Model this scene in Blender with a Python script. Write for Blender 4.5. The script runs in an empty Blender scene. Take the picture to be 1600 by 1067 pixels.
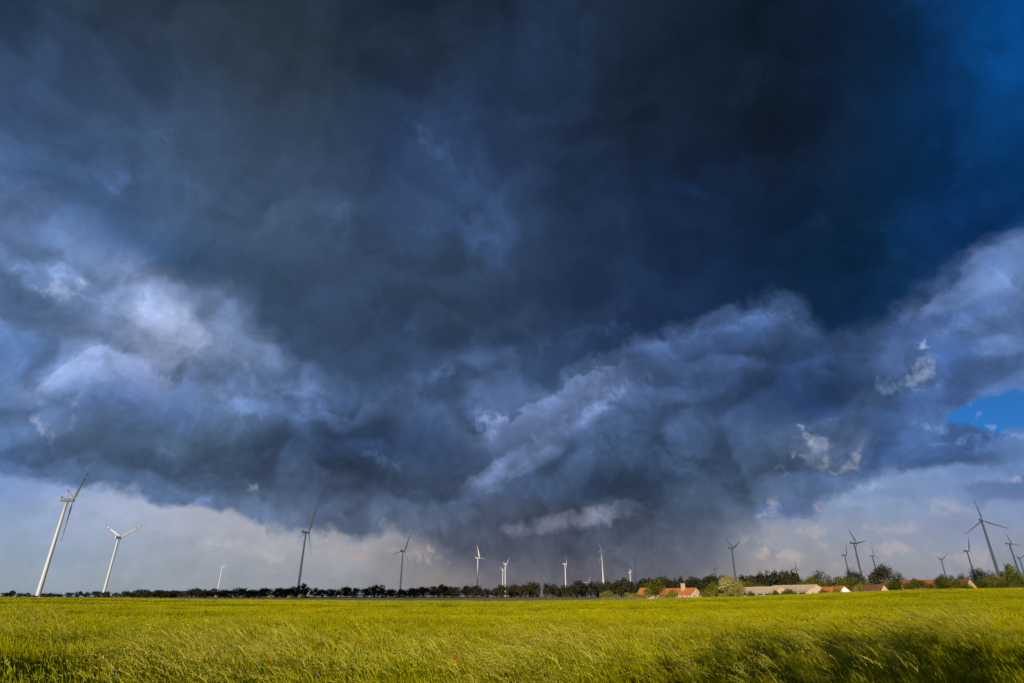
import bpy, bmesh, math, random
import numpy as np
from mathutils import Vector, Matrix, noise as mnoise

# ------------------------------------------------------------------ camera
EYE = Vector((0.0, 0.0, 1.75))
F_PX, TILT = 892.0, math.atan2(398.0, 892.0)      # focal length in photo pixels, upward tilt
scene = bpy.context.scene
C = scene.collection
cam_data = bpy.data.cameras.new('camera')
cam_data.sensor_width = 36.0
cam_data.lens = 36.0 * F_PX / 1600.0
cam_data.clip_start = 0.05
cam_data.clip_end = 60000.0
cam = bpy.data.objects.new('camera', cam_data)
C.objects.link(cam)
cam.location = EYE
cam.rotation_euler = (math.pi / 2 + TILT, 0, 0)
scene.camera = cam

def sight(x, y):
    """azimuth and elevation (degrees) of a place measured in the photograph"""
    cx, cy, cz = (x - 800.0), (533.5 - y), F_PX
    fwd = cz * math.cos(TILT) - cy * math.sin(TILT)
    up = cz * math.sin(TILT) + cy * math.cos(TILT)
    return math.degrees(math.atan2(cx, fwd)), math.degrees(math.atan2(up, math.hypot(cx, fwd)))

def to_photo(az, el):
    a, e = math.radians(az), math.radians(el)
    x, y, z = math.sin(a) * math.cos(e), math.cos(a) * math.cos(e), math.sin(e)
    f = y * math.cos(TILT) + z * math.sin(TILT)
    u = -y * math.sin(TILT) + z * math.cos(TILT)
    return 800 + F_PX * x / f, 533.5 - F_PX * u / f

def lin(c):
    return tuple(((v / 255.0) / 12.92 if v <= 10 else ((v / 255.0 + 0.055) / 1.055) ** 2.4) for v in c)

# ------------------------------------------------------------------ sun and exposure
SUN_AZ, SUN_EL = -160.0, 21.0       # behind the camera and to the left
sd = bpy.data.lights.new('sun', 'SUN')
sd.energy = 5.0
sd.angle = math.radians(0.6)
sd.color = (1.0, 0.88, 0.70)
sun = bpy.data.objects.new('sun', sd)
C.objects.link(sun)
a_, e_ = math.radians(SUN_AZ), math.radians(SUN_EL)
SUN_DIR = Vector((math.sin(a_) * math.cos(e_), math.cos(a_) * math.cos(e_), math.sin(e_)))
sun.rotation_euler = SUN_DIR.to_track_quat('Z', 'Y').to_euler()
vs = scene.view_settings
vs.view_transform = 'Standard'
vs.look = 'None'
vs.exposure = 0.0
vs.gamma = 1.0
vs.use_curve_mapping = False

# ------------------------------------------------------------------ sky: clear Nishita sky behind layers of storm cloud
world = bpy.data.worlds.new('World')
scene.world = world
world.use_nodes = True
wt = world.node_tree
wt.nodes.clear()

class Net:
    def __init__(self, tree): self.t = tree
    def node(self, kind, **kw):
        n = self.t.nodes.new(kind)
        for k, v in kw.items(): setattr(n, k, v)
        return n
    def put(self, sock, v):
        if v is None: return
        if isinstance(v, bpy.types.NodeSocket): self.t.links.new(v, sock)
        else: sock.default_value = v
    def m(self, op, a, b=None, c=None, clamp=False):
        n = self.node('ShaderNodeMath', operation=op, use_clamp=clamp)
        for s, v in zip(n.inputs, (a, b, c)): self.put(s, v)
        return n.outputs[0]
    def v(self, op, a, b=None, scale=None):
        n = self.node('ShaderNodeVectorMath', operation=op)
        self.put(n.inputs[0], a); self.put(n.inputs[1], b)
        if scale is not None: self.put(n.inputs['Scale'], scale)
        return n.outputs['Value'] if op in ('DOT_PRODUCT', 'LENGTH') else n.outputs['Vector']
    def noise(self, vec, scale, detail=3, rough=0.5, dist=0.0):
        n = self.node('ShaderNodeTexNoise')
        self.put(n.inputs['Vector'], vec)
        n.inputs['Scale'].default_value = scale; n.inputs['Detail'].default_value = detail
        n.inputs['Roughness'].default_value = rough; n.inputs['Distortion'].default_value = dist
        return n
    def rng(self, v, a, b, lo=0.0, hi=1.0, kind='SMOOTHSTEP'):
        n = self.node('ShaderNodeMapRange', interpolation_type=kind, clamp=True)
        for s, x in zip(n.inputs[:5], (v, a, b, lo, hi)): self.put(s, x)
        return n.outputs[0]
    def mix(self, fac, a, b, kind='MIX'):
        n = self.node('ShaderNodeMix', data_type='RGBA', blend_type=kind, clamp_factor=True)
        self.put(n.inputs[0], fac); self.put(n.inputs[6], a); self.put(n.inputs[7], b)
        return n.outputs[2]

W = Net(wt)
coord = W.node('ShaderNodeTexCoord').outputs['Generated']
d0 = W.v('NORMALIZE', coord)
SKY_STRENGTH = 0.1
FOLD_K = 0.9

def az_el(vec):
    s = W.node('ShaderNodeSeparateXYZ'); W.put(s.inputs[0], vec)
    az = W.m('MULTIPLY', W.m('ARCTAN2', s.outputs[0], s.outputs[1]), 180 / math.pi)
    el = W.m('MULTIPLY', W.m('ARCSINE', s.outputs[2]), 180 / math.pi)
    return az, el

# billowing: bend the directions with noise at three scales before looking anything up
half = (0.5, 0.5, 0.5)
n1 = W.v('SUBTRACT', W.noise(d0, 3.2, 2, 0.5).outputs['Color'], half)
n2 = W.v('SUBTRACT', W.noise(d0, 11.0, 3, 0.55).outputs['Color'], half)
n3 = W.v('SUBTRACT', W.noise(d0, 42.0, 4, 0.6).outputs['Color'], half)
wa = W.v('ADD', W.v('SCALE', n1, scale=0.05), W.v('SCALE', n2, scale=0.055))
wb = W.v('ADD', wa, W.v('SCALE', n3, scale=0.022))
az, el = az_el(d0)
azs, els = az_el(W.v('NORMALIZE', W.v('ADD', d0, wa)))      # softly bent
azb, elb = az_el(W.v('NORMALIZE', W.v('ADD', d0, wb)))      # with fine billows
fine = W.noise(W.v('ADD', d0, W.v('SCALE', n2, scale=0.08)), 17.0, 7, 0.6).outputs[0]      # curdled cloud texture
curd = W.noise(W.v('ADD', d0, W.v('ADD', W.v('SCALE', n2, scale=0.05), W.v('SCALE', n3, scale=0.02))), 46.0, 6, 0.62).outputs[0]   # small curls
# folds: light falls on the clouds from above left, so each billow has a bright shoulder and a dark belly
fold_p = W.v('MULTIPLY', W.v('ADD', d0, W.v('ADD', W.v('SCALE', n1, scale=0.12), W.v('SCALE', n2, scale=0.03))), (1.0, 1.0, 1.6))
def billow(vec):
    n = W.noise(vec, 5.6, 5.0, 0.55); n.noise_type = 'RIDGED_MULTIFRACTAL'; n.normalize = False
    n.inputs['Offset'].default_value = 0.9; n.inputs['Gain'].default_value = 1.2
    return n.outputs[0]
fold_a = billow(fold_p)
fold_b = billow(W.v('ADD', fold_p, (-0.02, 0.0, 0.045)))
fold = W.m('MULTIPLY', W.m('TANH', W.m('MULTIPLY', W.m('SUBTRACT', fold_b, fold_a), FOLD_K / 0.25)), W.rng(el, 2.0, 10.0, 0.04, 0.25))
s_ = W.node('ShaderNodeCombineXYZ')
W.put(s_.inputs[0], W.m('MULTIPLY', azs, 0.085)); W.put(s_.inputs[1], W.m('MULTIPLY', els, 0.022))
veil = W.noise(s_.outputs[0], 1.0, 5, 0.6, 0.3).outputs[0]          # hanging streaks under the deck
ROUGH = W.m('SUBTRACT', 0.5, fine)
ROUGH2 = W.m('SUBTRACT', 0.5, W.m('MULTIPLY_ADD', curd, 0.7, W.m('MULTIPLY', fine, 0.3)))
broad = W.noise(W.v('ADD', d0, W.v('SCALE', n1, scale=0.2)), 4.5, 5, 0.55).outputs[0]

AZ_LO, AZ_HI, NCOL = -57.0, 57.0, 32

def photo_table(xs, ys, rows):
    """bilinear look-up in a table of tones noted at photo positions"""
    xs = np.array(xs, float); ys = np.array(ys, float); T = np.array(rows, float)
    def f(x, y):
        x = min(max(x, xs[0]), xs[-1]); y = min(max(y, ys[0]), ys[-1])
        i = min(max(int(np.searchsorted(xs, x)) - 1, 0), len(xs) - 2)
        j = min(max(int(np.searchsorted(ys, y)) - 1, 0), len(ys) - 2)
        tx = (x - xs[i]) / (xs[i + 1] - xs[i]); ty = (y - ys[j]) / (ys[j + 1] - ys[j])
        return (T[j, i] * (1 - tx) + T[j, i + 1] * tx) * (1 - ty) + (T[j + 1, i] * (1 - tx) + T[j + 1, i + 1] * tx) * ty
    return f

def new_group(name, ins, outs):
    g = bpy.data.node_groups.new(name, 'ShaderNodeTree')
    for nm, ty in ins: g.interface.new_socket(nm, in_out='INPUT', socket_type='NodeSocket' + ty)
    for nm, ty in outs: g.interface.new_socket(nm, in_out='OUTPUT', socket_type='NodeSocket' + ty)
    net = Net(g)
    return g, net, net.node('NodeGroupInput').outputs, net.node('NodeGroupOutput').inputs

def tone_layer(f, els_list, azn, eln):
    """cloud tones as colour ramps along azimuth, stacked by elevation"""
    g, N, gi, go = new_group('cloud_tones', (('t', 'Float'), ('el', 'Float')), (('col', 'Color'),))
    out = None
    for k, e in enumerate(els_list):
        r = N.node('ShaderNodeValToRGB'); cr = r.color_ramp; cr.interpolation = 'B_SPLINE'
        for i in range(1, NCOL - 1): cr.elements.new(i / (NCOL - 1))
        for i in range(NCOL):
            x, y = to_photo(AZ_LO + (AZ_HI - AZ_LO) * i / (NCOL - 1), e)
            cr.elements[i].color = lin(f(x, y)) + (1,)
        N.put(r.inputs[0], gi['t'])
        if out is None: out = r.outputs[0]
        else: out = N.mix(N.rng(gi['el'], els_list[k - 1], e, kind='LINEAR'), out, r.outputs[0])
    N.put(go[0], out)
    n = W.node('ShaderNodeGroup'); n.node_tree = g
    W.put(n.inputs[0], W.m('DIVIDE', W.m('SUBTRACT', azn, AZ_LO), AZ_HI - AZ_LO, clamp=True)); W.put(n.inputs[1], eln)
    return n.outputs[0]

XS = list(range(0, 1601, 100))
TOP = [  # the dark storm deck overhead
 (0,   [(38,56,80),(42,58,76),(40,54,68),(42,56,68),(44,58,72),(36,52,68),(28,42,60),(30,44,60),(28,42,62),(34,50,74),(26,40,56),(18,32,48),(14,26,40),(14,28,46),(12,36,66),(8,62,120),(6,72,138)]),
 (100, [(56,78,112),(48,66,98),(46,62,88),(46,62,84),(48,62,76),(42,56,70),(32,46,64),(32,46,64),(36,54,82),(34,52,78),(26,40,56),(18,32,50),(14,28,42),(16,32,54),(10,34,62),(10,56,108),(8,64,126)]),
 (200, [(60,84,122),(58,80,112),(60,82,114),(62,82,114),(56,74,100),(46,62,82),(40,58,88),(44,64,100),(38,56,86),(32,48,74),(26,40,58),(20,34,50),(16,28,40),(18,34,58),(12,42,76),(8,46,88),(10,60,116)]),
 (300, [(70,100,146),(68,96,138),(66,92,130),(70,92,124),(70,92,122),(62,82,112),(44,62,94),(58,84,126),(46,66,100),(36,52,80),(26,44,72),(24,42,72),(20,36,62),(16,36,62),(12,40,72),(10,54,104),(8,50,98)]),
 (400, [(66,96,142),(66,96,144),(66,96,142),(62,88,124),(60,82,108),(60,78,104),(48,66,94),(56,76,106),(48,66,98),(36,52,80),(28,46,76),(24,44,76),(18,40,70),(12,40,68),(12,44,80),(20,56,104),(14,56,108)]),
 (500, [(64,90,132),(64,90,132),(64,90,130),(62,86,122),(58,80,110),(52,70,98),(48,66,94),(46,62,86),(48,66,96),(36,54,84),(32,50,82),(26,46,80),(20,42,74),(16,40,70),(18,46,84),(24,58,104),(24,60,110)]),
 (600, [(64,88,126),(64,88,126),(64,88,126),(62,84,118),(56,78,108),(54,74,104),(54,76,108),(54,76,112),(56,78,112),(50,72,108),(40,62,98),(36,58,96),(30,54,92),(28,52,90),(28,54,94),(30,60,108),(30,62,112)]),
]
MID = [  # lit and shaded flanks under the deck
 (250, [(80,114,170),(80,110,164),(76,106,158),(72,100,150),(70,98,146),(70,98,146),(66,92,138),(62,88,132),(60,86,130),(58,84,130),(58,84,130),(58,84,132),(58,86,136),(58,88,140),(60,92,150),(60,96,156),(60,98,160)]),
 (350, [(102,136,192),(98,132,188),(92,126,182),(84,114,168),(80,106,150),(72,98,142),(64,90,134),(62,88,132),(60,86,130),(56,82,128),(58,86,134),(58,88,138),(60,90,142),(56,86,138),(66,98,152),(66,100,158),(74,108,166)]),
 (450, [(90,126,182),(100,134,188),(124,150,200),(126,150,198),(96,122,168),(74,100,146),(68,94,140),(66,92,138),(62,88,134),(56,82,130),(60,88,138),(60,90,142),(62,92,144),(56,86,138),(72,104,158),(80,112,168),(88,120,174)]),
 (550, [(88,122,180),(98,132,186),(126,152,202),(134,158,204),(110,136,184),(82,110,160),(76,104,152),(72,100,148),(64,90,136),(74,102,152),(66,94,144),(64,92,144),(52,80,128),(48,76,122),(64,96,150),(72,106,162),(82,116,174)]),
 (600, [(82,118,174),(100,132,186),(92,122,176),(94,122,172),(92,122,172),(78,108,158),(80,112,164),(68,94,140),(64,90,134),(88,120,174),(74,104,156),(62,90,140),(42,68,110),(40,66,108),(70,102,156),(66,102,164),(80,118,180)]),
 (650, [(78,114,172),(98,126,172),(84,112,154),(82,110,152),(88,118,166),(70,98,142),(62,88,130),(66,94,142),(88,116,168),(84,114,166),(64,92,138),(58,84,128),(60,86,132),(52,80,122),(66,98,150),(66,102,160),(80,116,176)]),
 (700, [(84,122,180),(84,114,160),(78,106,144),(72,100,134),(62,84,114),(52,72,104),(50,70,100),(58,82,120),(90,118,166),(66,94,140),(56,82,120),(58,84,124),(68,94,136),(80,106,146),(70,100,146),(80,114,166),(86,122,180)]),
 (750, [(76,108,160),(72,102,148),(72,98,138),(72,96,134),(64,84,116),(56,74,104),(54,72,102),(76,98,136),(68,92,130),(54,74,108),(50,70,98),(58,80,112),(70,94,132),(78,104,146),(84,110,152),(96,124,170),(96,126,174)]),
 (800, [(76,104,152),(76,104,152),(80,108,156),(90,118,164),(104,130,174),(90,112,150),(88,108,142),(66,82,110),(66,80,104),(70,84,110),(58,76,104),(64,82,110),(84,104,140),(90,114,156),(96,120,164),(100,126,170),(100,126,170)]),
 (850, [(90,114,156),(90,114,156),(94,118,158),(98,122,160),(104,126,162),(100,116,148),(100,114,142),(90,95,117),(80,88,112),(74,83,107),(78,88,111),(92,106,130),(120,132,156),(130,142,170),(130,142,170),(130,142,170),(130,142,170)]),
 (930, [(110,120,140),(110,120,140),(110,120,140),(110,120,140),(112,120,136),(114,118,130),(114,116,124),(116,114,120),(114,111,119),(112,109,118),(112,109,117),(118,116,122),(144,142,146),(140,140,148),(140,142,152),(140,144,156),(140,144,156)]),
]
LOW = [  # pale air between the storm and the land
 (680, [(112,146,202),(120,150,202),(124,152,200),(130,158,202),(146,164,196),(156,166,188),(156,162,180),(96,108,136),(80,94,122),(66,82,112),(64,82,112),(76,100,140),(104,132,182),(112,142,190),(108,140,192),(96,136,194),(92,136,198)]),
 (750, [(124,152,202),(140,162,200),(150,168,198),(164,174,192),(166,172,186),(166,168,178),(162,162,172),(110,118,138),(74,88,114),(66,80,106),(66,82,108),(86,104,134),(130,148,180),(124,150,192),(124,150,192),(118,146,194),(114,144,194)]),
 (800, [(142,164,202),(158,174,202),(168,176,196),(170,176,192),(168,172,182),(168,168,176),(164,162,170),(110,114,130),(72,84,108),(66,80,106),(68,84,110),(92,108,136),(140,150,172),(132,154,184),(134,156,190),(130,150,186),(124,144,182)]),
 (850, [(144,164,186),(150,166,186),(156,170,188),(166,172,184),(170,172,180),(168,168,172),(160,157,160),(108,110,124),(70,82,106),(62,76,102),(68,84,108),(98,112,136),(150,153,160),(154,157,166),(148,156,170),(154,157,167),(142,150,168)]),
 (895, [(146,160,174),(148,161,172),(150,162,172),(151,159,169),(153,158,166),(151,154,160),(142,143,148),(128,125,128),(100,99,110),(94,94,106),(94,94,104),(116,115,121),(146,144,147),(152,149,152),(148,148,154),(143,146,156),(138,144,156)]),
 (930, [(142,154,164),(144,155,164),(146,156,164),(148,155,163),(150,155,162),(148,150,156),(140,139,144),(130,126,126),(108,103,110),(104,100,108),(104,100,106),(120,116,119),(142,139,142),(147,144,147),(145,144,149),(141,143,152),(138,142,153)]),
]
def layer(tab, els_list, a, e):
    return tone_layer(photo_table(XS, [r[0] for r in tab], [r[1] for r in tab]), els_list, a, e)

top = layer(TOP, [12, 16, 20, 24, 28, 32, 36, 40, 44, 49, 55], azs, els)
mid = layer(MID, [0, 4, 6, 8, 10, 12, 14, 16, 18, 20, 23, 26, 30, 35], azs, els)
low = layer(LOW, [0, 1.6, 3.2, 5, 7, 9.5, 12], azs, els)

def edge(points, azn):
    """elevation of a cloud edge as a function of azimuth"""
    fc = W.node('ShaderNodeFloatCurve'); cu = fc.mapping.curves[0]
    pts = sorted(sight(x, y) for x, y in points)
    nn = [((a + 70) / 140, e / 60) for a, e in pts]
    nn = [(0.0, nn[0][1])] + nn + [(1.0, nn[-1][1])]
    while len(cu.points) < len(nn): cu.points.new(0.5, 0.5)
    for p, q in zip(cu.points, nn):
        p.location = q; p.handle_type = 'AUTO_CLAMPED'
    fc.mapping.update()
    W.put(fc.inputs['Value'], W.m('DIVIDE', W.m('ADD', azn, 70), 140, clamp=True))
    return W.m('MULTIPLY', fc.outputs[0], 60)

# texture inside the clouds
def texture(col, amount, src):
    k = W.m('MULTIPLY_ADD', W.m('SUBTRACT', src, 0.5), amount, 1.0)
    return W.v('SCALE', col, scale=k)
def grain(*pairs):
    k = None
    for src, amt, mean in pairs:
        t = W.m('MULTIPLY_ADD', W.m('SUBTRACT', src, mean), amt, 1.0)
        k = t if k is None else W.m('MULTIPLY', k, t)
    return k
mid_tex = grain((fine, 1.1, .5), (broad, 0.7, .5), (curd, 0.75, .5), (fold, 1.05, 0))
top_tex = grain((fine, 0.5, .5), (broad, 0.5, .5), (veil, 0.9, .5), (curd, 0.3, .5), (fold, 0.45, 0))
low_tex = grain((fine, 0.35, .5), (curd, 0.25, .5), (fold, 0.3, 0))
low = W.v('MULTIPLY', low, (0.99, 0.99, 1.01))
def greyer(col, k):
    g = W.v('DOT_PRODUCT', col, (0.25, 0.65, 0.10))
    c = W.node('ShaderNodeCombineXYZ')
    for i in range(3): W.put(c.inputs[i], g)
    return W.mix(k, col, c.outputs[0])
mid = greyer(W.v('MULTIPLY', mid, (0.92, 0.91, 0.87)), 0.13)
top = W.v('MULTIPLY', top, (0.98, 0.97, 0.95))

P_EDGE = W.node('ShaderNodeCombineXYZ'); W.put(P_EDGE.inputs[0], azb); W.put(P_EDGE.inputs[1], elb); P_EDGE.inputs[2].default_value = 1
P_SOFT = W.node('ShaderNodeCombineXYZ'); W.put(P_SOFT.inputs[0], azs); W.put(P_SOFT.inputs[1], els); P_SOFT.inputs[2].default_value = 1
PE, PS = P_EDGE.outputs[0], P_SOFT.outputs[0]


# a puff of cloud as a node group: an ellipse in the sky with a ragged rim
pg, G, gi, go = new_group('cloud_puff', (('col', 'Color'), ('p', 'Vector'), ('rough', 'Float'), ('ax', 'Vector'), ('ay', 'Vector'),
                ('tone', 'Color'), ('opacity', 'Float'), ('inner', 'Float'), ('rag', 'Float')), (('col', 'Color'),))
X = G.v('DOT_PRODUCT', gi['p'], gi['ax']); Y = G.v('DOT_PRODUCT', gi['p'], gi['ay'])
r_ = G.m('MULTIPLY_ADD', X, X, G.m('MULTIPLY', Y, Y))
r_ = G.m('MULTIPLY_ADD', gi['rough'], gi['rag'], r_)
f_ = G.m('MULTIPLY', G.rng(r_, 1.0, gi['inner']), gi['opacity'])
G.put(go[0], G.mix(f_, gi['col'], gi['tone']))

def frame_of(x, y, rx, ry, ang):
    ca, sa = math.cos(math.radians(ang)), math.sin(math.radians(ang))
    c0 = np.array(sight(x, y))
    c1 = (np.array(sight(x + rx * ca, y - rx * sa)) - np.array(sight(x - rx * ca, y + rx * sa))) / 2
    c2 = (np.array(sight(x - ry * sa, y - ry * ca)) - np.array(sight(x + ry * sa, y + ry * ca))) / 2
    A = np.linalg.inv(np.array([c1, c2]).T)
    b = -A @ c0
    reach = abs(c1[0]) + abs(c2[0])
    return (A[0, 0], A[0, 1], b[0]), (A[1, 0], A[1, 1], b[1]), c0[0], reach

RAG, INNER = 5.0, -0.7
def puff(N, pe, roughs, col, x, y, rx, ry, ang, tone, opacity=0.8, inner=0.0, rag=0.6):
    """ang counter-clockwise in the photo, degrees"""
    ax, ay, _, _ = frame_of(x, y, rx * 1.15, ry * 1.15, ang)
    small = rx * ry < 1500
    n = N.node('ShaderNodeGroup'); n.node_tree = pg
    i = n.inputs
    N.put(i['col'], col); N.put(i['p'], pe); N.put(i['rough'], roughs[1] if small else roughs[0])
    i['ax'].default_value = ax; i['ay'].default_value = ay; i['tone'].default_value = lin(tone) + (1,)
    i['opacity'].default_value = min(1, opacity * (0.88 if small else 1.05)); i['inner'].default_value = (INNER - 0.5 if small else INNER) + inner * 3; i['rag'].default_value = rag * (RAG * 1.8 if small else RAG)
    return n.outputs[0]

def puffs(N, pe, roughs, col, group, lo, hi):
    """only the puffs that can reach azimuths lo..hi"""
    for a in group:
        _, _, c, reach = frame_of(*a[:5])
        if c + reach * 1.4 + 2.2 > lo and c - reach * 1.4 - 2.2 < hi: col = puff(N, pe, roughs, col, *a)
    return col
# --- middle clouds
MID_PUFFS = [
    # left: bright opening and the lit dome below it
    (225, 445, 95, 48, -25, (142,162,206), .6, 0, .5), (268, 505, 70, 66, 0, (160,176,214), .95, .25, .3),
    (200, 510, 60, 40, 0, (132,156,204), .5, 0, .4),
    (108, 437, 36, 12, 12, (160,174,212), .75, 0, 1.0), (134, 430, 14, 14, 0, (168,180,214), .8, 0, .8), (95, 430, 20, 14, 0, (150,168,210), .6, 0, .8),
    (45, 427, 18, 6, 15, (142,164,208), .6, 0, .8), (62, 409, 34, 6, 5, (124,150,202), .6, 0, .9), (104, 410, 22, 10, 10, (130,154,204), .6, 0, .9),
    (255, 434, 40, 10, -10, (154,172,212), .6, 0, .9),
    (305, 456, 56, 14, -14, (84,112,156), .6, 0, .5), (360, 484, 56, 20, -20, (80,108,152), .5, 0, .4), (262, 464, 14, 10, 0, (96,124,172), .7, 0, .5),
    (30, 530, 70, 40, 0, (76,110,164), .6, 0, .3),
    (165, 575, 112, 36, 6, (138,158,204), .75, .2, .45), (190, 612, 150, 40, 4, (88,116,164), .8, .1, .35),
    (75, 650, 12, 34, 28, (150,162,196), .7, 0, .9), (128, 632, 12, 24, -15, (134,150,186), .55, 0, .9), (118, 618, 14, 8, 0, (146,164,204), .5, 0, .8),
    (110, 700, 60, 26, -20, (106,132,178), .5, 0, .6), (150, 650, 40, 18, 10, (92,118,164), .4, 0, .5),
    (240, 655, 110, 26, 0, (70,98,136), .7, 0, .3), (225, 695, 32, 22, 0, (64,90,120), .7, 0, .5), (285, 640, 60, 30, -10, (76,104,146), .5, 0, .4),
    (310, 745, 60, 22, -8, (86,108,146), .6, 0, .6), (260, 710, 20, 14, 0, (90,114,152), .5, 0, .6),
    (385, 638, 60, 16, -8, (112,140,190), .7, 0, .7), (360, 580, 60, 24, -10, (108,134,182), .5, 0, .6), (470, 640, 90, 22, -6, (96,126,178), .5, 0, .6),
    (560, 620, 60, 30, 10, (78,108,156), .5, 0, .6), (440, 605, 60, 20, 0, (104,132,182), .5, 0, .6),
    (640, 580, 50, 18, 10, (88,116,166), .5, 0, .8),
    # centre: long lit ridge climbing to the right
    (560, 690, 190, 34, 3, (48,68,104), .75, .1, .35), (640, 700, 90, 30, -5, (46,66,98), .6, 0, .3),
    (700, 720, 60, 20, 30, (52,72,104), .7, 0, .4),
    (850, 684, 150, 30, 31, (122,142,190), .55, 0, .9), (930, 622, 50, 26, 30, (124,148,198), .75, 0, .8), (790, 735, 60, 18, 22, (114,134,178), .7, 0, .6),
    (765, 660, 34, 20, 10, (132,152,200), .85, 0, .7), (770, 652, 22, 10, 0, (140,158,204), .6, 0, .9), (735, 700, 40, 14, 20, (64,86,124), .5, 0, .5),
    (830, 620, 50, 26, 0, (60,82,116), .85, .1, .5), (790, 600, 60, 22, 0, (58,80,116), .6, 0, .4),
    (915, 600, 46, 14, 24, (112,140,192), .7, 0, .9), (1010, 590, 40, 10, 8, (96,126,178), .5, 0, .9),
    (680, 590, 40, 12, 15, (92,120,170), .6, 0, .9),
    (900, 700, 60, 24, 10, (60,84,124), .6, 0, .4), (940, 705, 44, 14, 15, (78,102,142), .6, 0, .7),
    (1000, 745, 130, 32, 4, (48,68,96), .65, 0, .3), (1090, 715, 70, 20, 6, (76,100,138), .6, 0, .6), (1060, 740, 60, 10, 0, (72,88,120), .4, 0, .5),
    (900, 760, 130, 30, 0, (56,76,108), .5, 0, .3),
    (600, 720, 40, 10, -15, (82,108,148), .6, 0, .7), (640, 760, 60, 14, 0, (72,94,126), .4, 0, .6), (720, 770, 90, 12, 8, (80,98,132), .6, 0, .5),
    # right flank
    (1150, 520, 120, 34, 10, (72,104,158), .6, 0, .6), (1110, 512, 70, 14, 14, (82,112,166), .6, 0, .9), (1205, 490, 50, 16, 10, (84,114,166), .6, 0, .8),
    (1270, 560, 100, 44, 8, (48,76,122), .6, 0, .4), (1150, 590, 60, 40, 0, (62,90,138), .4, 0, .5),
    (1250, 615, 110, 42, 10, (36,60,100), .85, .1, .4), (1290, 610, 60, 34, 20, (38,64,104), .6, 0, .3),
    (1540, 430, 70, 28, 18, (98,128,180), .7, 0, .7), (1490, 465, 50, 26, 30, (92,118,168), .6, 0, .8), (1450, 500, 90, 20, 24, (60,84,130), .9, .1, .6), (1500, 452, 60, 12, 30, (72,98,146), .7, 0, .9), (1570, 402, 50, 12, 15, (66,94,146), .7, 0, .9), (1560, 470, 80, 14, 12, (72,102,156), .7, 0, .9), (1590, 505, 40, 14, 0, (70,102,158), .7, 0, .9),
    (1540, 500, 70, 20, 15, (96,126,180), .5, 0, .7), (1580, 540, 60, 20, 10, (100,130,182), .5, 0, .7),
    (1520, 480, 60, 10, 25, (74,104,156), .6, 0, .6), (1480, 555, 70, 34, 0, (66,100,160), .8, .1, .5), (1560, 570, 60, 14, 8, (74,108,166), .7, 0, .8), (1530, 600, 80, 16, 18, (62,96,156), .7, 0, .8),
    (1450, 630, 90, 40, 15, (68,102,160), .6, 0, .3), (1390, 660, 70, 30, 10, (66,98,152), .6, 0, .3),
]

# --- edges that catch the light: bright just under the rim, fading downwards
def lit_rim(col, pts, tone, depth, crisp, opacity, rag=3.0):
    a0, a1 = sight(*pts[0])[0], sight(*pts[-1])[0]
    h = W.m('SUBTRACT', edge(pts, azb), elb)
    h = W.m('MULTIPLY_ADD', W.m('SUBTRACT', fine, 0.5), rag, h)
    h = W.m('MULTIPLY_ADD', W.m('SUBTRACT', curd, 0.5), rag * 0.5, h)
    f = W.m('MULTIPLY', W.rng(h, -crisp, crisp), W.rng(h, depth, 0.0))
    win = W.m('MULTIPLY', W.rng(az, a0, a0 + (a1 - a0) * 0.3), W.rng(az, a1, a1 - (a1 - a0) * 0.3))
    return W.mix(W.m('MULTIPLY', f, W.m('MULTIPLY', win, opacity)), col, lin(tone) + (1,))
mid = lit_rim(mid, [(10, 592), (40, 586), (80, 582), (110, 557), (140, 547), (175, 539), (205, 546), (240, 562), (275, 585), (320, 600)], (146,164,208), 3.4, .18, .85, 2.6)
mid = lit_rim(mid, [(700, 665), (740, 656), (790, 650), (840, 628), (880, 604), (920, 582), (960, 566), (1010, 556)], (124,146,196), 4.2, .3, .7, 5.0)
mid = lit_rim(mid, [(700, 762), (720, 748), (760, 722), (800, 696), (840, 672), (880, 655), (930, 640)], (122,142,188), 2.8, .4, .6, 4.5)
mid = lit_rim(mid, [(960, 545), (1040, 522), (1110, 508), (1160, 486), (1210, 478), (1260, 498), (1310, 520)], (88,118,172), 3.2, .4, .6, 3.0)
mid = lit_rim(mid, [(1380, 510), (1430, 470), (1470, 448), (1500, 420), (1540, 388), (1600, 372), (1660, 360)], (104,132,182), 4.0, .4, .6, 3.0)
mid = lit_rim(mid, [(1470, 470), (1520, 430), (1560, 424), (1600, 440), (1640, 440)], (110,140,188), 2.0, .2, .6, 2.5)
mid = lit_rim(mid, [(300, 640), (350, 628), (400, 622), (460, 632), (520, 640), (580, 626), (640, 610)], (104,132,184), 2.0, .5, .5, 3.0)

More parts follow.
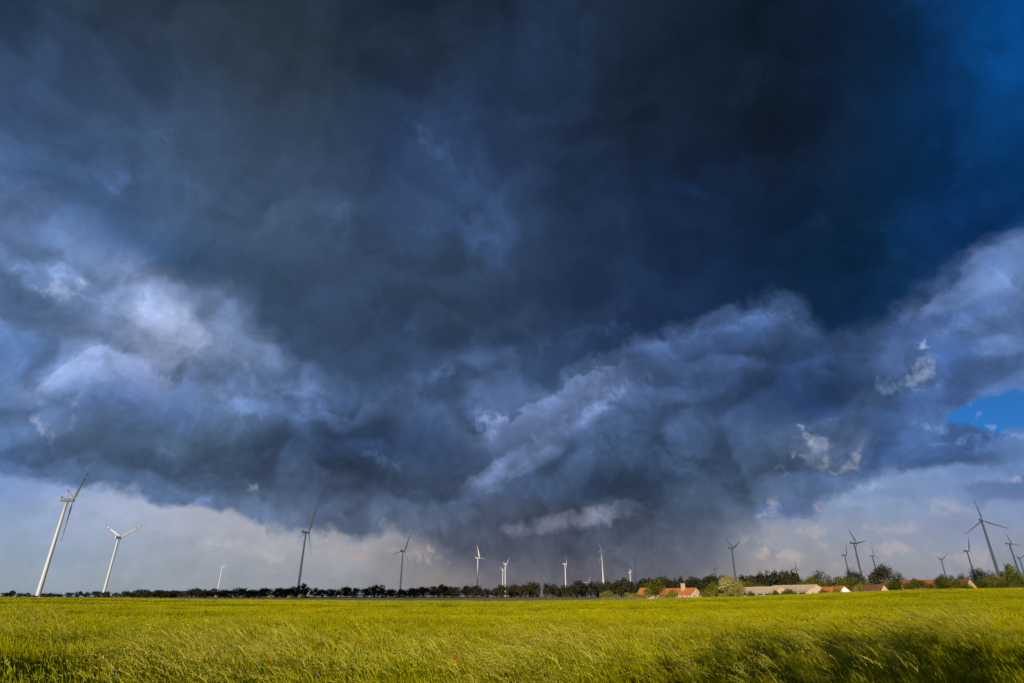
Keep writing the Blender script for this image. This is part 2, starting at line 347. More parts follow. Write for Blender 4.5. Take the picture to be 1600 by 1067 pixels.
# --- pale low air with its own small clouds
LOW_PUFFS = [
    (1300, 905, 140, 22, 0, (160,154,154), 0.68, .15, .8), (1230, 868, 40, 8, 4, (176,166,164), 0.81, .15, 1.0), (1190, 850, 30, 8, 6, (164,160,164), 0.81, .15, 1.0),
    (1290, 858, 50, 10, 0, (172,166,168), .55, 0, 1.0), (1215, 840, 50, 8, 8, (150,150,160), 0.68, .15, .8), (1275, 832, 24, 8, 0, (170,166,172), 0.94, .15, .9),
    (1240, 882, 60, 10, 0, (168,156,154), 0.68, .15, .9), (1385, 856, 40, 8, 3, (174,166,168), 0.94, .15, 1.0), (1400, 826, 50, 9, 0, (166,166,178), 0.94, .15, .9),
    (1440, 842, 60, 10, -4, (142,148,170), 0.81, .15, .8), (1490, 800, 34, 12, 0, (178,176,186), .85, 0, .9), (1500, 822, 60, 16, -6, (132,142,170), 0.94, .15, .7),
    (1490, 860, 50, 9, 0, (170,162,164), 0.81, .15, 1.0), (1570, 850, 60, 12, 0, (140,146,164), 0.68, .15, .8), (1530, 870, 50, 9, 0, (166,158,162), 0.68, .15, 1.0),
    (1330, 790, 60, 10, 6, (150,166,190), 0.68, .15, .8), (1420, 780, 70, 14, 0, (118,136,176), 0.81, .15, .7), (1370, 766, 46, 8, 6, (160,176,206), .75, 0, .9),
    (1560, 790, 90, 16, 6, (132,142,172), 0.68, .15, .6),
    (120, 790, 70, 20, -10, (164,176,204), 0.68, .15, .5), (60, 860, 140, 14, -4, (142,162,182), 0.68, .15, .4), (370, 860, 120, 8, -2, (176,174,180), 0.68, .15, .7),
    (250, 845, 90, 6, -2, (150,164,186), 0.68, .15, .6), (470, 880, 120, 14, 0, (150,160,170), 0.54, .15, .4), (340, 862, 26, 3, -3, (186,180,182), 0.68, .15, 1.0),
    (530, 836, 16, 6, 0, (186,172,164), 0.81, .15, 1.0), (655, 848, 20, 6, -20, (184,168,158), 0.94, .15, 1.0), (632, 858, 70, 8, -6, (172,162,160), 0.81, .15, .8),
    (600, 866, 90, 6, 0, (168,158,158), 0.68, .15, .8), (610, 850, 40, 6, -5, (136,144,162), 0.81, .15, .9), (500, 840, 60, 6, -6, (140,150,172), 0.81, .15, .9),
    (690, 900, 70, 24, 0, (138,132,130), 0.68, .15, .4), (1140, 895, 60, 20, 0, (128,126,128), 0.68, .15, .4),
]

# --- the storm's lower edge over the pale air
e_low = edge([(-60, 700), (0, 720), (60, 737), (120, 759), (200, 766), (260, 780), (300, 786), (330, 803), (400, 818), (470, 832), (520, 826), (560, 834), (600, 828), (650, 840), (700, 858), (740, 876), (790, 905),
              (850, 926), (980, 922), (1050, 885), (1120, 846), (1180, 824), (1230, 816), (1290, 788), (1350, 762), (1420, 748), (1500, 735), (1560, 725), (1660, 705)], azb)
h_low = W.m('SUBTRACT', elb, e_low)
soft_low = edge([(0, 800), (300, 830), (500, 820), (650, 780), (760, 620), (850, 380), (1000, 340), (1100, 440), (1200, 720), (1300, 820), (1400, 800), (1600, 800)], az)   # how soft the edge is
soft_w = W.m('MULTIPLY', soft_low, 0.10)
f_low = W.rng(W.m('MULTIPLY_ADD', W.m('SUBTRACT', fine, 0.5), 2.4, h_low), W.m('MULTIPLY', soft_w, -1.0), soft_w)

# --- gap of clear sky at the right, seen past the clouds: the Nishita sky itself
nis = W.node('ShaderNodeTexSky', sky_type='NISHITA')
nis.sun_disc = False
nis.sun_elevation = math.radians(SUN_EL)
nis.sun_rotation = math.radians(SUN_AZ)
nis.altitude = 50; nis.air_density = 1.0; nis.dust_density = 0.3; nis.ozone_density = 3.0
clear = W.v('MULTIPLY', W.v('SCALE', nis.outputs[0], scale=SKY_STRENGTH), (0.12, 0.42, 0.80))

def gap(N, pe, rough, x, y, rx, ry, ang, rag):
    ax, ay, _, _ = frame_of(x, y, rx, ry, ang)
    X = N.v('DOT_PRODUCT', pe, ax); Y = N.v('DOT_PRODUCT', pe, ay)
    r = N.m('MULTIPLY_ADD', X, X, N.m('MULTIPLY', Y, Y))
    return N.rng(N.m('MULTIPLY_ADD', rough, rag * 6, r), 1.0, 0.3)

FRONT_PUFFS = [
    (1520, 640, 9, 4, 20, (150,170,210), .7, 0, .9), (1532, 655, 8, 4, 10, (140,166,210), .6, 0, .9), (1548, 672, 9, 4, 0, (160,178,214), .8, 0, .7), (1490, 688, 28, 4, 4, (140,166,210), .7, 0, .9),
    # dark cloud bars at the right
    (1430, 708, 130, 34, 5, (64,92,138), .95, .35, .35), (1560, 714, 90, 20, 6, (80,110,158), .8, .1, .8), (1500, 690, 40, 7, 10, (126,152,200), .7, 0, .9), (1590, 690, 30, 6, 6, (120,150,200), .6, 0, .9), (1320, 750, 110, 22, 8, (68,96,142), .6, 0, .4),
    (1575, 768, 96, 26, 8, (88,114,158), .8, .1, .7), (1500, 775, 60, 12, 4, (112,132,172), .6, 0, .9), (1440, 760, 50, 8, 6, (140,158,192), .6, 0, .9), (1550, 748, 40, 9, 8, (140,158,194), .7, 0, .9), (1590, 745, 14, 8, 0, (170,176,196), .7, 0, .9),
    (1440, 672, 36, 6, -8, (112,140,190), .6, 0, .9), (1430, 785, 50, 9, -4, (116,134,172), .6, 0, .8),
    (1245, 800, 64, 18, -4, (82,102,146), .95, .3, .5), (1292, 802, 12, 14, 20, (166,166,178), .7, 0, .9), (1216, 790, 10, 14, 10, (150,152,168), .6, 0, .9), (1222, 812, 24, 8, 0, (160,158,166), .5, 0, .9),
    # small sunlit tufts
    (1428, 562, 12, 32, -16, (160,170,196), .8, 0, .9), (1424, 584, 16, 22, -10, (156,168,196), .75, 0, .9), (1420, 575, 22, 36, -14, (112,136,176), .6, 0, .8), (1432, 545, 6, 14, -10, (160,170,198), .8, 0, .8), (1395, 608, 42, 12, 6, (118,144,188), .8, 0, .9),
    (1310, 718, 62, 36, 10, (104,126,162), .75, 0, .7), (1285, 700, 34, 30, -30, (120,138,168), .5, 0, .8), (1272, 684, 8, 20, 24, (162,168,186), .7, 0, 1.0), (1290, 698, 14, 12, -40, (148,158,180), .55, 0, 1.0), (1262, 719, 20, 8, -14, (164,168,182), .7, 0, .9),
    (1302, 720, 16, 9, 20, (164,168,182), .75, 0, .9), (1297, 733, 10, 8, 0, (166,170,182), .8, 0, .9), (1322, 738, 26, 6, 6, (162,166,180), .7, 0, .9), (1346, 722, 9, 18, -10, (160,166,182), .75, 0, .9), (1324, 723, 12, 8, 0, (92,114,146), .9, .2, .3),
    (1232, 748, 11, 7, 0, (172,172,182), .8, 0, .9), (1228, 738, 10, 5, -20, (150,156,172), .6, 0, .9),
    # pale lens over the rain, and a tuft over the left edge
    (892, 812, 118, 19, 9, (118,125,146), .9, .2, .35), (850, 822, 70, 13, 12, (120,124,142), .6, .1, .4), (935, 804, 60, 12, -4, (126,131,152), .6, .1, .4),
    (402, 772, 14, 14, 0, (164,164,172), .8, 0, .9), (615, 820, 14, 8, -10, (160,158,164), .8, 0, .9), (545, 808, 14, 12, 0, (120,136,168), .6, 0, .9),
    (530, 815, 40, 14, 0, (72,88,118), .7, 0, .7), (590, 820, 30, 12, 0, (74,88,116), .7, 0, .7), (330, 790, 34, 8, -12, (96,124,174), .7, 0, .7),
]

# --- the dark deck overhead and its lower edge
TOP_PUFFS = [
    (690, 240, 46, 18, -50, (66,88,128), .7, 0, .7), (660, 205, 40, 9, -25, (64,84,124), .6, 0, .8), (720, 300, 26, 46, 0, (58,82,124), .6, 0, .6), (745, 385, 34, 60, 20, (66,96,142), .75, 0, .7), (690, 350, 34, 12, 0, (64,92,136), .6, 0, .9),
    (700, 380, 26, 50, 25, (46,64,94), .8, .1, .7), (780, 360, 40, 70, 0, (60,86,130), .5, 0, .6), (730, 430, 50, 40, 30, (48,66,94), .6, 0, .5),
    (276, 222, 24, 26, -50, (72,98,140), .6, 0, .8), (180, 274, 18, 22, -40, (84,116,172), .65, 0, .9), (310, 285, 22, 9, -40, (78,102,146), .5, 0, .9), (60, 90, 90, 24, -50, (62,86,122), .4, 0, .5),
    (100, 250, 120, 20, -25, (66,96,136), .5, 0, .5), (530, 340, 18, 50, 10, (66,90,126), .5, 0, .8), (430, 320, 90, 40, 0, (66,86,114), .4, 0, .5), (575, 480, 22, 30, 0, (60,84,122), .5, 0, .8), (640, 525, 14, 18, 0, (62,86,126), .5, 0, .8),
    (500, 440, 100, 40, 0, (48,66,98), .5, 0, .4), (620, 520, 90, 50, 0, (48,66,96), .5, 0, .4),
    (850, 60, 70, 60, 0, (38,56,86), .5, 0, .4), (1160, 140, 60, 40, 0, (26,40,58), .5, 0, .5), (960, 480, 70, 12, 5, (44,60,90), .5, 0, .8), (840, 540, 30, 18, 0, (60,82,122), .5, 0, .9), (920, 520, 60, 16, 10, (52,74,116), .6, 0, .9),
    (1080, 300, 70, 10, -10, (28,56,100), .6, 0, .7), (1300, 340, 60, 20, 0, (28,52,86), .5, 0, .6), (1420, 360, 60, 60, 0, (14,54,102), .5, 0, .7), (1500, 300, 22, 60, 0, (16,64,122), .6, 0, .7), (1545, 350, 44, 44, 0, (8,42,82), .8, .1, .7),
    (1450, 120, 26, 22, 0, (10,50,96), .5, 0, .9), (1540, 80, 70, 70, 0, (6,74,142), .5, 0, .6), (1470, 210, 40, 16, 20, (10,54,104), .5, 0, .9), (1440, 190, 70, 20, 10, (12,48,90), .5, 0, .8),
]
e_top = edge([(-60, 220), (0, 255), (60, 298), (130, 348), (200, 395), (260, 424), (330, 442), (390, 472), (430, 522), (475, 572), (560, 600), (620, 596), (680, 575), (740, 550), (800, 552), (830, 600), (860, 606), (890, 580), (930, 558), (990, 530), (1040, 508), (1110, 488), (1160, 470),
              (1210, 464), (1260, 486), (1300, 508), (1370, 500), (1430, 465), (1470, 440), (1500, 412), (1530, 385), (1600, 366), (1680, 350)], azb)
h_top = W.m('SUBTRACT', elb, e_top)
soft_top = edge([(0, 700), (300, 760), (450, 780), (700, 820), (900, 840), (1200, 850), (1350, 770), (1480, 790), (1600, 790)], az)
soft_tw = W.m('MULTIPLY', soft_top, 0.2)
f_top = W.rng(W.m('MULTIPLY_ADD', W.m('SUBTRACT', fine, 0.5), 4.5, h_top), W.m('MULTIPLY', soft_tw, -1.0), soft_tw)
# --- put the layers together, one sector of azimuth after another (a puff is only reckoned where it can be seen)
def shade(N, col, tex=None):
    b = N.node('ShaderNodeBackground')
    k = 1 / SKY_STRENGTH if tex is None else N.m('MULTIPLY', tex, 1 / SKY_STRENGTH)
    N.put(b.inputs['Color'], N.v('SCALE', col, scale=k)); b.inputs['Strength'].default_value = SKY_STRENGTH
    return b.outputs[0]
def blend(N, fac, a, b):
    n = N.node('ShaderNodeMixShader'); N.put(n.inputs[0], fac); N.put(n.inputs[1], a); N.put(n.inputs[2], b)
    return n.outputs[0]
CUTS = [-38, -27, -17, -8, 0, 9, 19, 29, 36]
out = None
for k in range(len(CUTS) + 1):
    lo = CUTS[k - 1] if k else -70
    hi = CUTS[k] if k < len(CUTS) else 70
    sg, N, gi, go = new_group('sky_sector', (('p', 'Vector'), ('rough', 'Float'), ('curl', 'Float'), ('top', 'Color'), ('mid', 'Color'), ('low', 'Color'), ('clear', 'Color'), ('f_top', 'Float'), ('f_low', 'Float'), ('mid_tex', 'Float'), ('top_tex', 'Float'), ('low_tex', 'Float')), (('sky', 'Shader'),))
    pe, ro, r1 = gi['p'], (gi['rough'], gi['curl']), gi['rough']
    mt, lt = gi['mid_tex'], gi['low_tex']
    m_ = puffs(N, pe, ro, gi['mid'], MID_PUFFS, lo, hi)
    l_ = puffs(N, pe, ro, gi['low'], LOW_PUFFS, lo, hi)
    if hi >= 29:
        g = N.m('MAXIMUM', gap(N, pe, r1, 1572, 650, 112, 36, 14, .8), gap(N, pe, r1, 1640, 645, 110, 46, 0, .4))
        m_ = N.mix(g, m_, gi['clear']); l_ = N.mix(g, l_, gi['clear'])
        ease = lambda k: N.m('ADD', N.m('MULTIPLY', k, N.m('SUBTRACT', 1.0, g)), g)
        mt, lt = ease(mt), ease(lt)
    lower = blend(N, gi['f_low'], shade(N, puffs(N, pe, ro, l_, FRONT_PUFFS, lo, hi), lt), shade(N, puffs(N, pe, ro, m_, FRONT_PUFFS, lo, hi), mt))
    N.put(go[0], blend(N, gi['f_top'], lower, shade(N, puffs(N, pe, ro, gi['top'], TOP_PUFFS, lo, hi), gi['top_tex'])))
    n = W.node('ShaderNodeGroup'); n.node_tree = sg
    for nm, v in (('p', PE), ('rough', ROUGH), ('curl', ROUGH2), ('top', top), ('mid', mid), ('low', low), ('clear', clear), ('f_top', f_top), ('f_low', f_low), ('mid_tex', mid_tex), ('top_tex', top_tex), ('low_tex', low_tex)): W.put(n.inputs[nm], v)
    out = n.outputs[0] if out is None else blend(W, W.m('GREATER_THAN', az, lo), out, n.outputs[0])

# --- away from the storm, behind the camera: clear evening sky with broken fair cloud
cl = W.rng(broad, 0.48, 0.62, 0.0, 0.8)
open_sky = W.mix(cl, W.v('SCALE', nis.outputs[0], scale=SKY_STRENGTH * 0.7), (0.27, 0.285, 0.32, 1))
out = blend(W, W.rng(W.m('ABSOLUTE', az), 62, 120), out, shade(W, open_sky))
wo = W.node('ShaderNodeOutputWorld')
wt.links.new(out, wo.inputs[0])
world.cycles.sampling_method = 'MANUAL'
world.cycles.sample_map_resolution = 256
scene.cycles.use_adaptive_sampling = True
scene.cycles.adaptive_min_samples = 12
scene.cycles.adaptive_threshold = 0.015
# ------------------------------------------------------------------ helpers
def tag(o, label=None, cat=None, group=None, kind=None):
    if label: o['label'] = label
    if cat: o['category'] = cat
    if group: o['group'] = group
    if kind: o['kind'] = kind
    return o

def link(name, mesh, parent=None, mats=()):
    for m in mats: mesh.materials.append(m)
    o = bpy.data.objects.new(name, mesh)
    C.objects.link(o)
    if parent is not None: o.parent = parent
    return o

def empty(name, loc, rz=0.0):
    o = bpy.data.objects.new(name, None)
    o.empty_display_size = 0.5
    C.objects.link(o)
    o.location = loc
    o.rotation_euler = (0, 0, rz)
    return o

def mesh_of(name, verts, faces, mats=(), smooth=False, mat_index=None):
    me = bpy.data.meshes.new(name)
    me.from_pydata([tuple(v) for v in verts], [], [tuple(f) for f in faces])
    for m in mats: me.materials.append(m)
    if mat_index is not None: me.polygons.foreach_set('material_index', np.asarray(mat_index, dtype=np.int32))
    if smooth: me.polygons.foreach_set('use_smooth', np.ones(len(faces), dtype=bool))
    me.update()
    return me

def ray(x, y):
    a, e = sight(x, y)
    return math.radians(a), math.radians(e)

def material(name, base, rough=0.9, var=0.15, scale=3.0, transl=0.0, hue=None, bump=0.0, rand=0.0, spec=0.2, coord='Object'):
    """principled surface whose colour wanders with noise; optional translucency for leaves"""
    m = bpy.data.materials.new(name)
    m.use_nodes = True
    t = m.node_tree; t.nodes.clear(); N = Net(t)
    if coord == 'World': vec = N.node('ShaderNodeNewGeometry').outputs['Position']
    else: vec = N.node('ShaderNodeTexCoord').outputs['Object']
    n = N.noise(vec, scale, 4, 0.6)
    k = N.m('MULTIPLY_ADD', N.m('SUBTRACT', n.outputs[0], 0.5), var * 4, 1.0)
    if rand:
        oi = N.node('ShaderNodeObjectInfo')
        k = N.m('MULTIPLY', k, N.m('MULTIPLY_ADD', N.m('SUBTRACT', oi.outputs['Random'], 0.5), rand * 2, 1.0))
    col = base + (1,)
    if hue:
        n2_ = N.noise(vec, scale * 0.37, 3, 0.5)
        col = N.mix(N.rng(n2_.outputs[0], 0.35, 0.65), base + (1,), hue + (1,))
        col = N.v('SCALE', col, scale=k)
    else:
        col = N.v('SCALE', base, scale=k)
    p = N.node('ShaderNodeBsdfPrincipled')
    N.put(p.inputs['Base Color'], col)
    p.inputs['Roughness'].default_value = rough
    p.inputs['Specular IOR Level'].default_value = spec
    if bump:
        b = N.node('ShaderNodeBump'); b.inputs['Strength'].default_value = bump; b.inputs['Distance'].default_value = 0.05
        N.put(b.inputs['Height'], n.outputs[0]); N.put(p.inputs['Normal'], b.outputs[0])
    sh = p.outputs[0]
    if transl:
        tr = N.node('ShaderNodeBsdfTranslucent'); N.put(tr.inputs['Color'], col)
        mx = N.node('ShaderNodeMixShader'); mx.inputs[0].default_value = transl
        N.put(mx.inputs[1], sh); N.put(mx.inputs[2], tr.outputs[0]); sh = mx.outputs[0]
    N.put(N.node('ShaderNodeOutputMaterial').inputs[0], sh)
    return m

# ------------------------------------------------------------------ the lie of the land
FIELD_R = 150.0          # the crop ends about here
_edge = [(0, 934), (150, 935), (270, 937), (540, 939), (800, 939), (1000, 936.5), (1150, 933), (1250, 930), (1350, 926), (1450, 922.5), (1600, 920.7)]
_ea = [sight(x, y)[0] for x, y in _edge]
_ez = [EYE.z + FIELD_R * math.tan(math.radians(sight(x, y)[1])) - 0.86 for x, y in _edge]
_ea = [-120] + [-70] + _ea + [70, 120]
_ez = [0] + [_ez[0]] + _ez + [_ez[-1] * 1.0, 0]

def smooth(t):
    t = min(max(t, 0.0), 1.0)
    return t * t * (3 - 2 * t)

def ground_z(x, y):
    r = math.hypot(x, y); a = math.degrees(math.atan2(x, y))
    z = float(np.interp(a, _ea, _ez)) * smooth((r - 8) / (FIELD_R - 8))
    if r > 450: z *= 1 - smooth((r - 450) / 500)
    return z + 0.10 * math.sin(x * 0.05 + 1.3) * math.sin(y * 0.041) * smooth(r / 60) * (1 - smooth((r - 130) / 100))

rings = [0.0, 2, 4, 6, 8, 10, 13, 16, 20, 25, 30, 36, 43, 51, 60, 70, 80, 90, 100, 112, 125, 138, 150, 165, 185, 210, 240, 280, 330, 390, 450, 530, 620, 720, 840, 950, 1200, 1600, 2300, 3500, 5500, 9000, 15000]
NA = 180
gv, gf = [(0, 0, ground_z(0, 0))], []
for r in rings[1:]:
    for k in range(NA):
        a = 2 * math.pi * k / NA
        x, y = math.sin(a) * r, math.cos(a) * r
        gv.append((x, y, ground_z(x, y) if r < 3000 else -0.3))
for k in range(NA): gf.append((0, 1 + (k + 1) % NA, 1 + k))
for j in range(len(rings) - 2):
    b0, b1 = 1 + j * NA, 1 + (j + 1) * NA
    for k in range(NA):
        k2 = (k + 1) % NA
        gf.append((b0 + k, b0 + k2, b1 + k2, b1 + k))

def ground_material():
    m = bpy.data.materials.new('field_ground'); m.use_nodes = True
    t = m.node_tree; t.nodes.clear(); N = Net(t)
    pos = N.node('ShaderNodeNewGeometry').outputs['Position']
    s = N.node('ShaderNodeSeparateXYZ'); N.put(s.inputs[0], pos)
    r = N.v('LENGTH', pos)
    strip = N.noise(N.v('MULTIPLY', pos, (0.004, 0.02, 0)), 1.0, 3, 0.5).outputs[0]
    fine_ = N.noise(pos, 0.8, 5, 0.6).outputs[0]
    far = N.mix(N.rng(strip, 0.38, 0.62), (0.13, 0.125, 0.035, 1), (0.21, 0.19, 0.085, 1))     # meadow and stubble beyond the crop
    near = N.mix(fine_, (0.05, 0.042, 0.018, 1), (0.085, 0.075, 0.02, 1))
    col = N.mix(N.rng(r, FIELD_R - 15, FIELD_R + 5), near, far)
    col = N.v('SCALE', col, scale=N.m('MULTIPLY_ADD', fine_, 0.5, 0.75))
    p = N.node('ShaderNodeBsdfPrincipled'); N.put(p.inputs['Base Color'], col); p.inputs['Roughness'].default_value = 1.0; p.inputs['Specular IOR Level'].default_value = 0.0
    N.put(N.node('ShaderNodeOutputMaterial').inputs[0], p.outputs[0])
    return m
ground = link('ground', mesh_of('ground', gv, gf, smooth=True), mats=[ground_material()])
tag(ground, kind='structure')

# ------------------------------------------------------------------ crop and wild grass (stuff)
rs = np.random.RandomState(7)
WIND = np.array([-0.9, 0.15, 0.0])

def grass_material(name, a, b, c, transl=0.35, patch=0.05):
    """blade colour: wanders from plant to plant and in wide drifts over the field, plus painted shade streaks"""
    m = bpy.data.materials.new(name); m.use_nodes = True
    t = m.node_tree; t.nodes.clear(); N = Net(t)
    pos = N.node('ShaderNodeNewGeometry').outputs['Position']
    oi = N.node('ShaderNodeObjectInfo').outputs['Random']
    drift = N.noise(N.v('MULTIPLY', pos, (patch * 0.35, patch, 0)), 1.0, 3, 0.55).outputs[0]
    fine_ = N.noise(pos, 9.0, 2, 0.5).outputs[0]
    col = N.mix(N.rng(drift, 0.40, 0.60), a + (1,), b + (1,))
    shade_streak = N.noise(N.v('MULTIPLY', pos, (patch * 0.22, patch * 2.2, 0)), 1.0, 4, 0.6).outputs[0]      # shade of tramline gaps and wind waves, painted as dark green streaks
    col = N.mix(N.m('MULTIPLY', N.rng(shade_streak, 0.50, 0.62), 0.78), col, (a[0] * 0.38, a[1] * 0.46, a[2], 1))
    col = N.mix(N.m('MULTIPLY', N.rng(fine_, 0.45, 0.7), 0.7), col, c + (1,))
    col = N.v('SCALE', col, scale=N.m('MULTIPLY_ADD', oi, 0.6, 1.02))
    d = N.node('ShaderNodeBsdfPrincipled'); N.put(d.inputs['Base Color'], col); d.inputs['Roughness'].default_value = 0.6; d.inputs['Specular IOR Level'].default_value = 0.03
    tr = N.node('ShaderNodeBsdfTranslucent'); N.put(tr.inputs['Color'], col)
    mx = N.node('ShaderNodeMixShader'); mx.inputs[0].default_value = transl
    N.put(mx.inputs[1], d.outputs[0]); N.put(mx.inputs[2], tr.outputs[0])
    N.put(N.node('ShaderNodeOutputMaterial').inputs[0], mx.outputs[0])
    return m
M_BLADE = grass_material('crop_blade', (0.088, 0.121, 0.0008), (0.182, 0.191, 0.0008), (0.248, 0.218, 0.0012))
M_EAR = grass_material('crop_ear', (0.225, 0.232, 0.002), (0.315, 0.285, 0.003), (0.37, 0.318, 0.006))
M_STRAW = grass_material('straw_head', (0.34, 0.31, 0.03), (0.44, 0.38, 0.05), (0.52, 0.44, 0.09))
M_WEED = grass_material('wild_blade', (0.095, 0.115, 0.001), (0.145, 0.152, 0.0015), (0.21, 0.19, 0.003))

def ribbon(V, Fc, MI, pts, widths, side, mi):
    b = len(V)
    for p, w in zip(pts, widths):
        V.append(p - side * w * 0.5); V.append(p + side * w * 0.5)
    for k in range(len(pts) - 1):
        Fc.append((b + 2 * k, b + 2 * k + 1, b + 2 * k + 3, b + 2 * k + 2)); MI.append(mi)

def spindle(V, Fc, MI, p0, p1, w, mi):
    d = p1 - p0; d = d / (np.linalg.norm(d) + 1e-9)
    s = np.cross(d, np.array([0.3, 0.9, 0.2])); s /= np.linalg.norm(s) + 1e-9
    u = np.cross(d, s)
    c = p0 * 0.6 + p1 * 0.4
    b = len(V)
    V.extend([p0, c + s * w, c + u * w, c - s * w, c - u * w, p1])
    for i in range(4):
        j = (i + 1) % 4
        Fc.append((b, b + 1 + j, b + 1 + i)); Fc.append((b + 5, b + 1 + i, b + 1 + j)); MI.extend([mi, mi])

def stalk(rng, root, h, lean, n=4):
    """points along a stem that bows over in the wind"""
    out = []
    for k in range(n + 1):
        t = k / n
        out.append(root + np.array([0, 0, h * (t - 0.22 * np.linalg.norm(lean) * t * t)]) + lean * h * (0.35 * t + 0.65 * t ** 2.2))
    return out

def crop_clump(seed, size, n_stem, n_leaf, wmul, ears=True, nseg=3):
    rng = np.random.RandomState(seed); V, Fc, MI = [], [], []
    for i in range(n_stem):
        root = np.array([rng.uniform(-size, size), rng.uniform(-size, size), 0])
        h = rng.normal(0.80, 0.06)
        lean = WIND * rng.uniform(0.08, 0.38) + rng.normal(0, 0.07, 3) * np.array([1, 1, 0])
        pts = stalk(rng, root, h, lean, nseg)
        a = rng.uniform(0, math.pi); side = np.array([math.cos(a), math.sin(a), 0])
        ribbon(V, Fc, MI, pts, np.linspace(0.007, 0.004, len(pts)) * wmul, side, 0)
        if ears:
            d = pts[-1] - pts[-2]; d = d / np.linalg.norm(d) + WIND * 0.25
            spindle(V, Fc, MI, pts[-1], pts[-1] + d * rng.uniform(0.09, 0.14), 0.008 * wmul, 1)
    for i in range(n_leaf):
        root = np.array([rng.uniform(-size, size), rng.uniform(-size, size), rng.uniform(0.0, 0.35)])
        h = rng.uniform(0.35, 0.6)
        lean = WIND * rng.uniform(0.1, 0.6) + rng.normal(0, 0.3, 3) * np.array([1, 1, 0])
        pts = stalk(rng, root, h, lean, 3)
        a = rng.uniform(0, math.pi); side = np.array([math.cos(a), math.sin(a), 0])
        ribbon(V, Fc, MI, pts, np.array([0.008, 0.013, 0.010, 0.002]) * wmul, side, 0)
    return V, Fc, MI

def wild_clump(seed, n_stem, n_leaf, spread, hmin, hmax):
    rng = np.random.RandomState(seed); V, Fc, MI = [], [], []
    for i in range(n_stem):
        root = np.array([rng.normal(0, spread), rng.normal(0, spread), 0])
        h = rng.uniform(hmin, hmax)
        lean = WIND * rng.uniform(0.25, 0.75) + rng.normal(0, 0.10, 3) * np.array([1, 1, 0])
        pts = stalk(rng, root, h, lean, 7)
        a = rng.uniform(0, math.pi); side = np.array([math.cos(a), math.sin(a), 0])
        ribbon(V, Fc, MI, pts, np.linspace(0.006, 0.003, len(pts)), side, 0)
        # nodding seed head: many small spikelets along a drooping tip
        tip = pts[-1]; d = pts[-1] - pts[-2]; d /= np.linalg.norm(d)
        L = rng.uniform(0.18, 0.32)
        hp_ = [tip + d * L * t + np.array([-0.35, 0, -0.45]) * L * t * t for t in np.linspace(0, 1, 6)]
        ribbon(V, Fc, MI, hp_, np.array([0.004, 0.010, 0.013, 0.011, 0.007, 0.002]), side, 1)
        for q in range(9):
            t = q / 8
            c = tip + d * L * t + np.array([-0.35, 0, -0.45]) * L * t * t + rng.normal(0, 0.008 * (1.2 - t), 3)
            spindle(V, Fc, MI, c, c + d * 0.028 + rng.normal(0, 0.008, 3), 0.0042, 1)
    for i in range(n_leaf):
        root = np.array([rng.normal(0, spread), rng.normal(0, spread), 0])
        h = rng.uniform(0.6, 1.15)
        lean = WIND * rng.uniform(0.25, 0.85) + rng.normal(0, 0.22, 3) * np.array([1, 1, 0])
        pts = stalk(rng, root, h, lean, 5)
        a = rng.uniform(0, math.pi); side = np.array([math.cos(a), math.sin(a), 0])
        ribbon(V, Fc, MI, pts, np.array([0.008, 0.012, 0.012, 0.010, 0.006, 0.001]), side, 0)
    return V, Fc, MI

def clump_set(name, items, mats):
    col = bpy.data.collections.new(name)
    for i, (V, Fc, MI) in enumerate(items):
        me = mesh_of('%s_tuft' % name, V, Fc, mats, mat_index=MI)
        o = bpy.data.objects.new('%s_tuft' % name, me)
        col.objects.link(o)
    return col

def scatter(name, pts, rot, scl, idx, coll):
    me = bpy.data.meshes.new(name)
    me.from_pydata([tuple(p) for p in pts], [], [])
    for nm, ty, key, data in (('rot', 'FLOAT_VECTOR', 'vector', rot), ('scl', 'FLOAT_VECTOR', 'vector', scl), ('pick', 'INT', 'value', idx)):
        at = me.attributes.new(nm, ty, 'POINT')
        at.data.foreach_set(key, np.asarray(data).ravel())
    o = link(name, me)
    g = bpy.data.node_groups.new(name + '_nodes', 'GeometryNodeTree')
    g.interface.new_socket('Geometry', in_out='INPUT', socket_type='NodeSocketGeometry')
    g.interface.new_socket('Geometry', in_out='OUTPUT', socket_type='NodeSocketGeometry')
    gi_ = g.nodes.new('NodeGroupInput'); go_ = g.nodes.new('NodeGroupOutput')
    ci = g.nodes.new('GeometryNodeCollectionInfo'); ci.inputs['Collection'].default_value = coll
    ci.inputs['Separate Children'].default_value = True; ci.inputs['Reset Children'].default_value = True
    ip = g.nodes.new('GeometryNodeInstanceOnPoints'); ip.inputs['Pick Instance'].default_value = True
    def named(nm, ty):
        n = g.nodes.new('GeometryNodeInputNamedAttribute'); n.data_type = ty; n.inputs['Name'].default_value = nm
        return n.outputs['Attribute']
    g.links.new(gi_.outputs[0], ip.inputs['Points']); g.links.new(ci.outputs[0], ip.inputs['Instance'])
    g.links.new(named('pick', 'INT'), ip.inputs['Instance Index'])
    g.links.new(named('rot', 'FLOAT_VECTOR'), ip.inputs['Rotation']); g.links.new(named('scl', 'FLOAT_VECTOR'), ip.inputs['Scale'])
    g.links.new(ip.outputs[0], go_.inputs[0])
    md = o.modifiers.new('scatter', 'NODES'); md.node_group = g
    return o

HALF = math.radians(46)
def wedge(n, r0, r1):
    """points spread evenly over the visible wedge of field"""
    r = np.sqrt(rs.uniform(r0 * r0, r1 * r1, n)); a = rs.uniform(-HALF, HALF, n)
    return np.sin(a) * r, np.cos(a) * r, r, a

def area(r0, r1): return HALF * (r1 * r1 - r0 * r0)

def tramline(x, y):
    """wheel tracks through the crop: pairs of narrow gaps"""
    u = y - 0.10 * x
    return any(abs(u - c) < w for c, w in ((33.0, .35), (34.9, .35), (54.0, .6), (56.2, .6), (86, 1.2)))

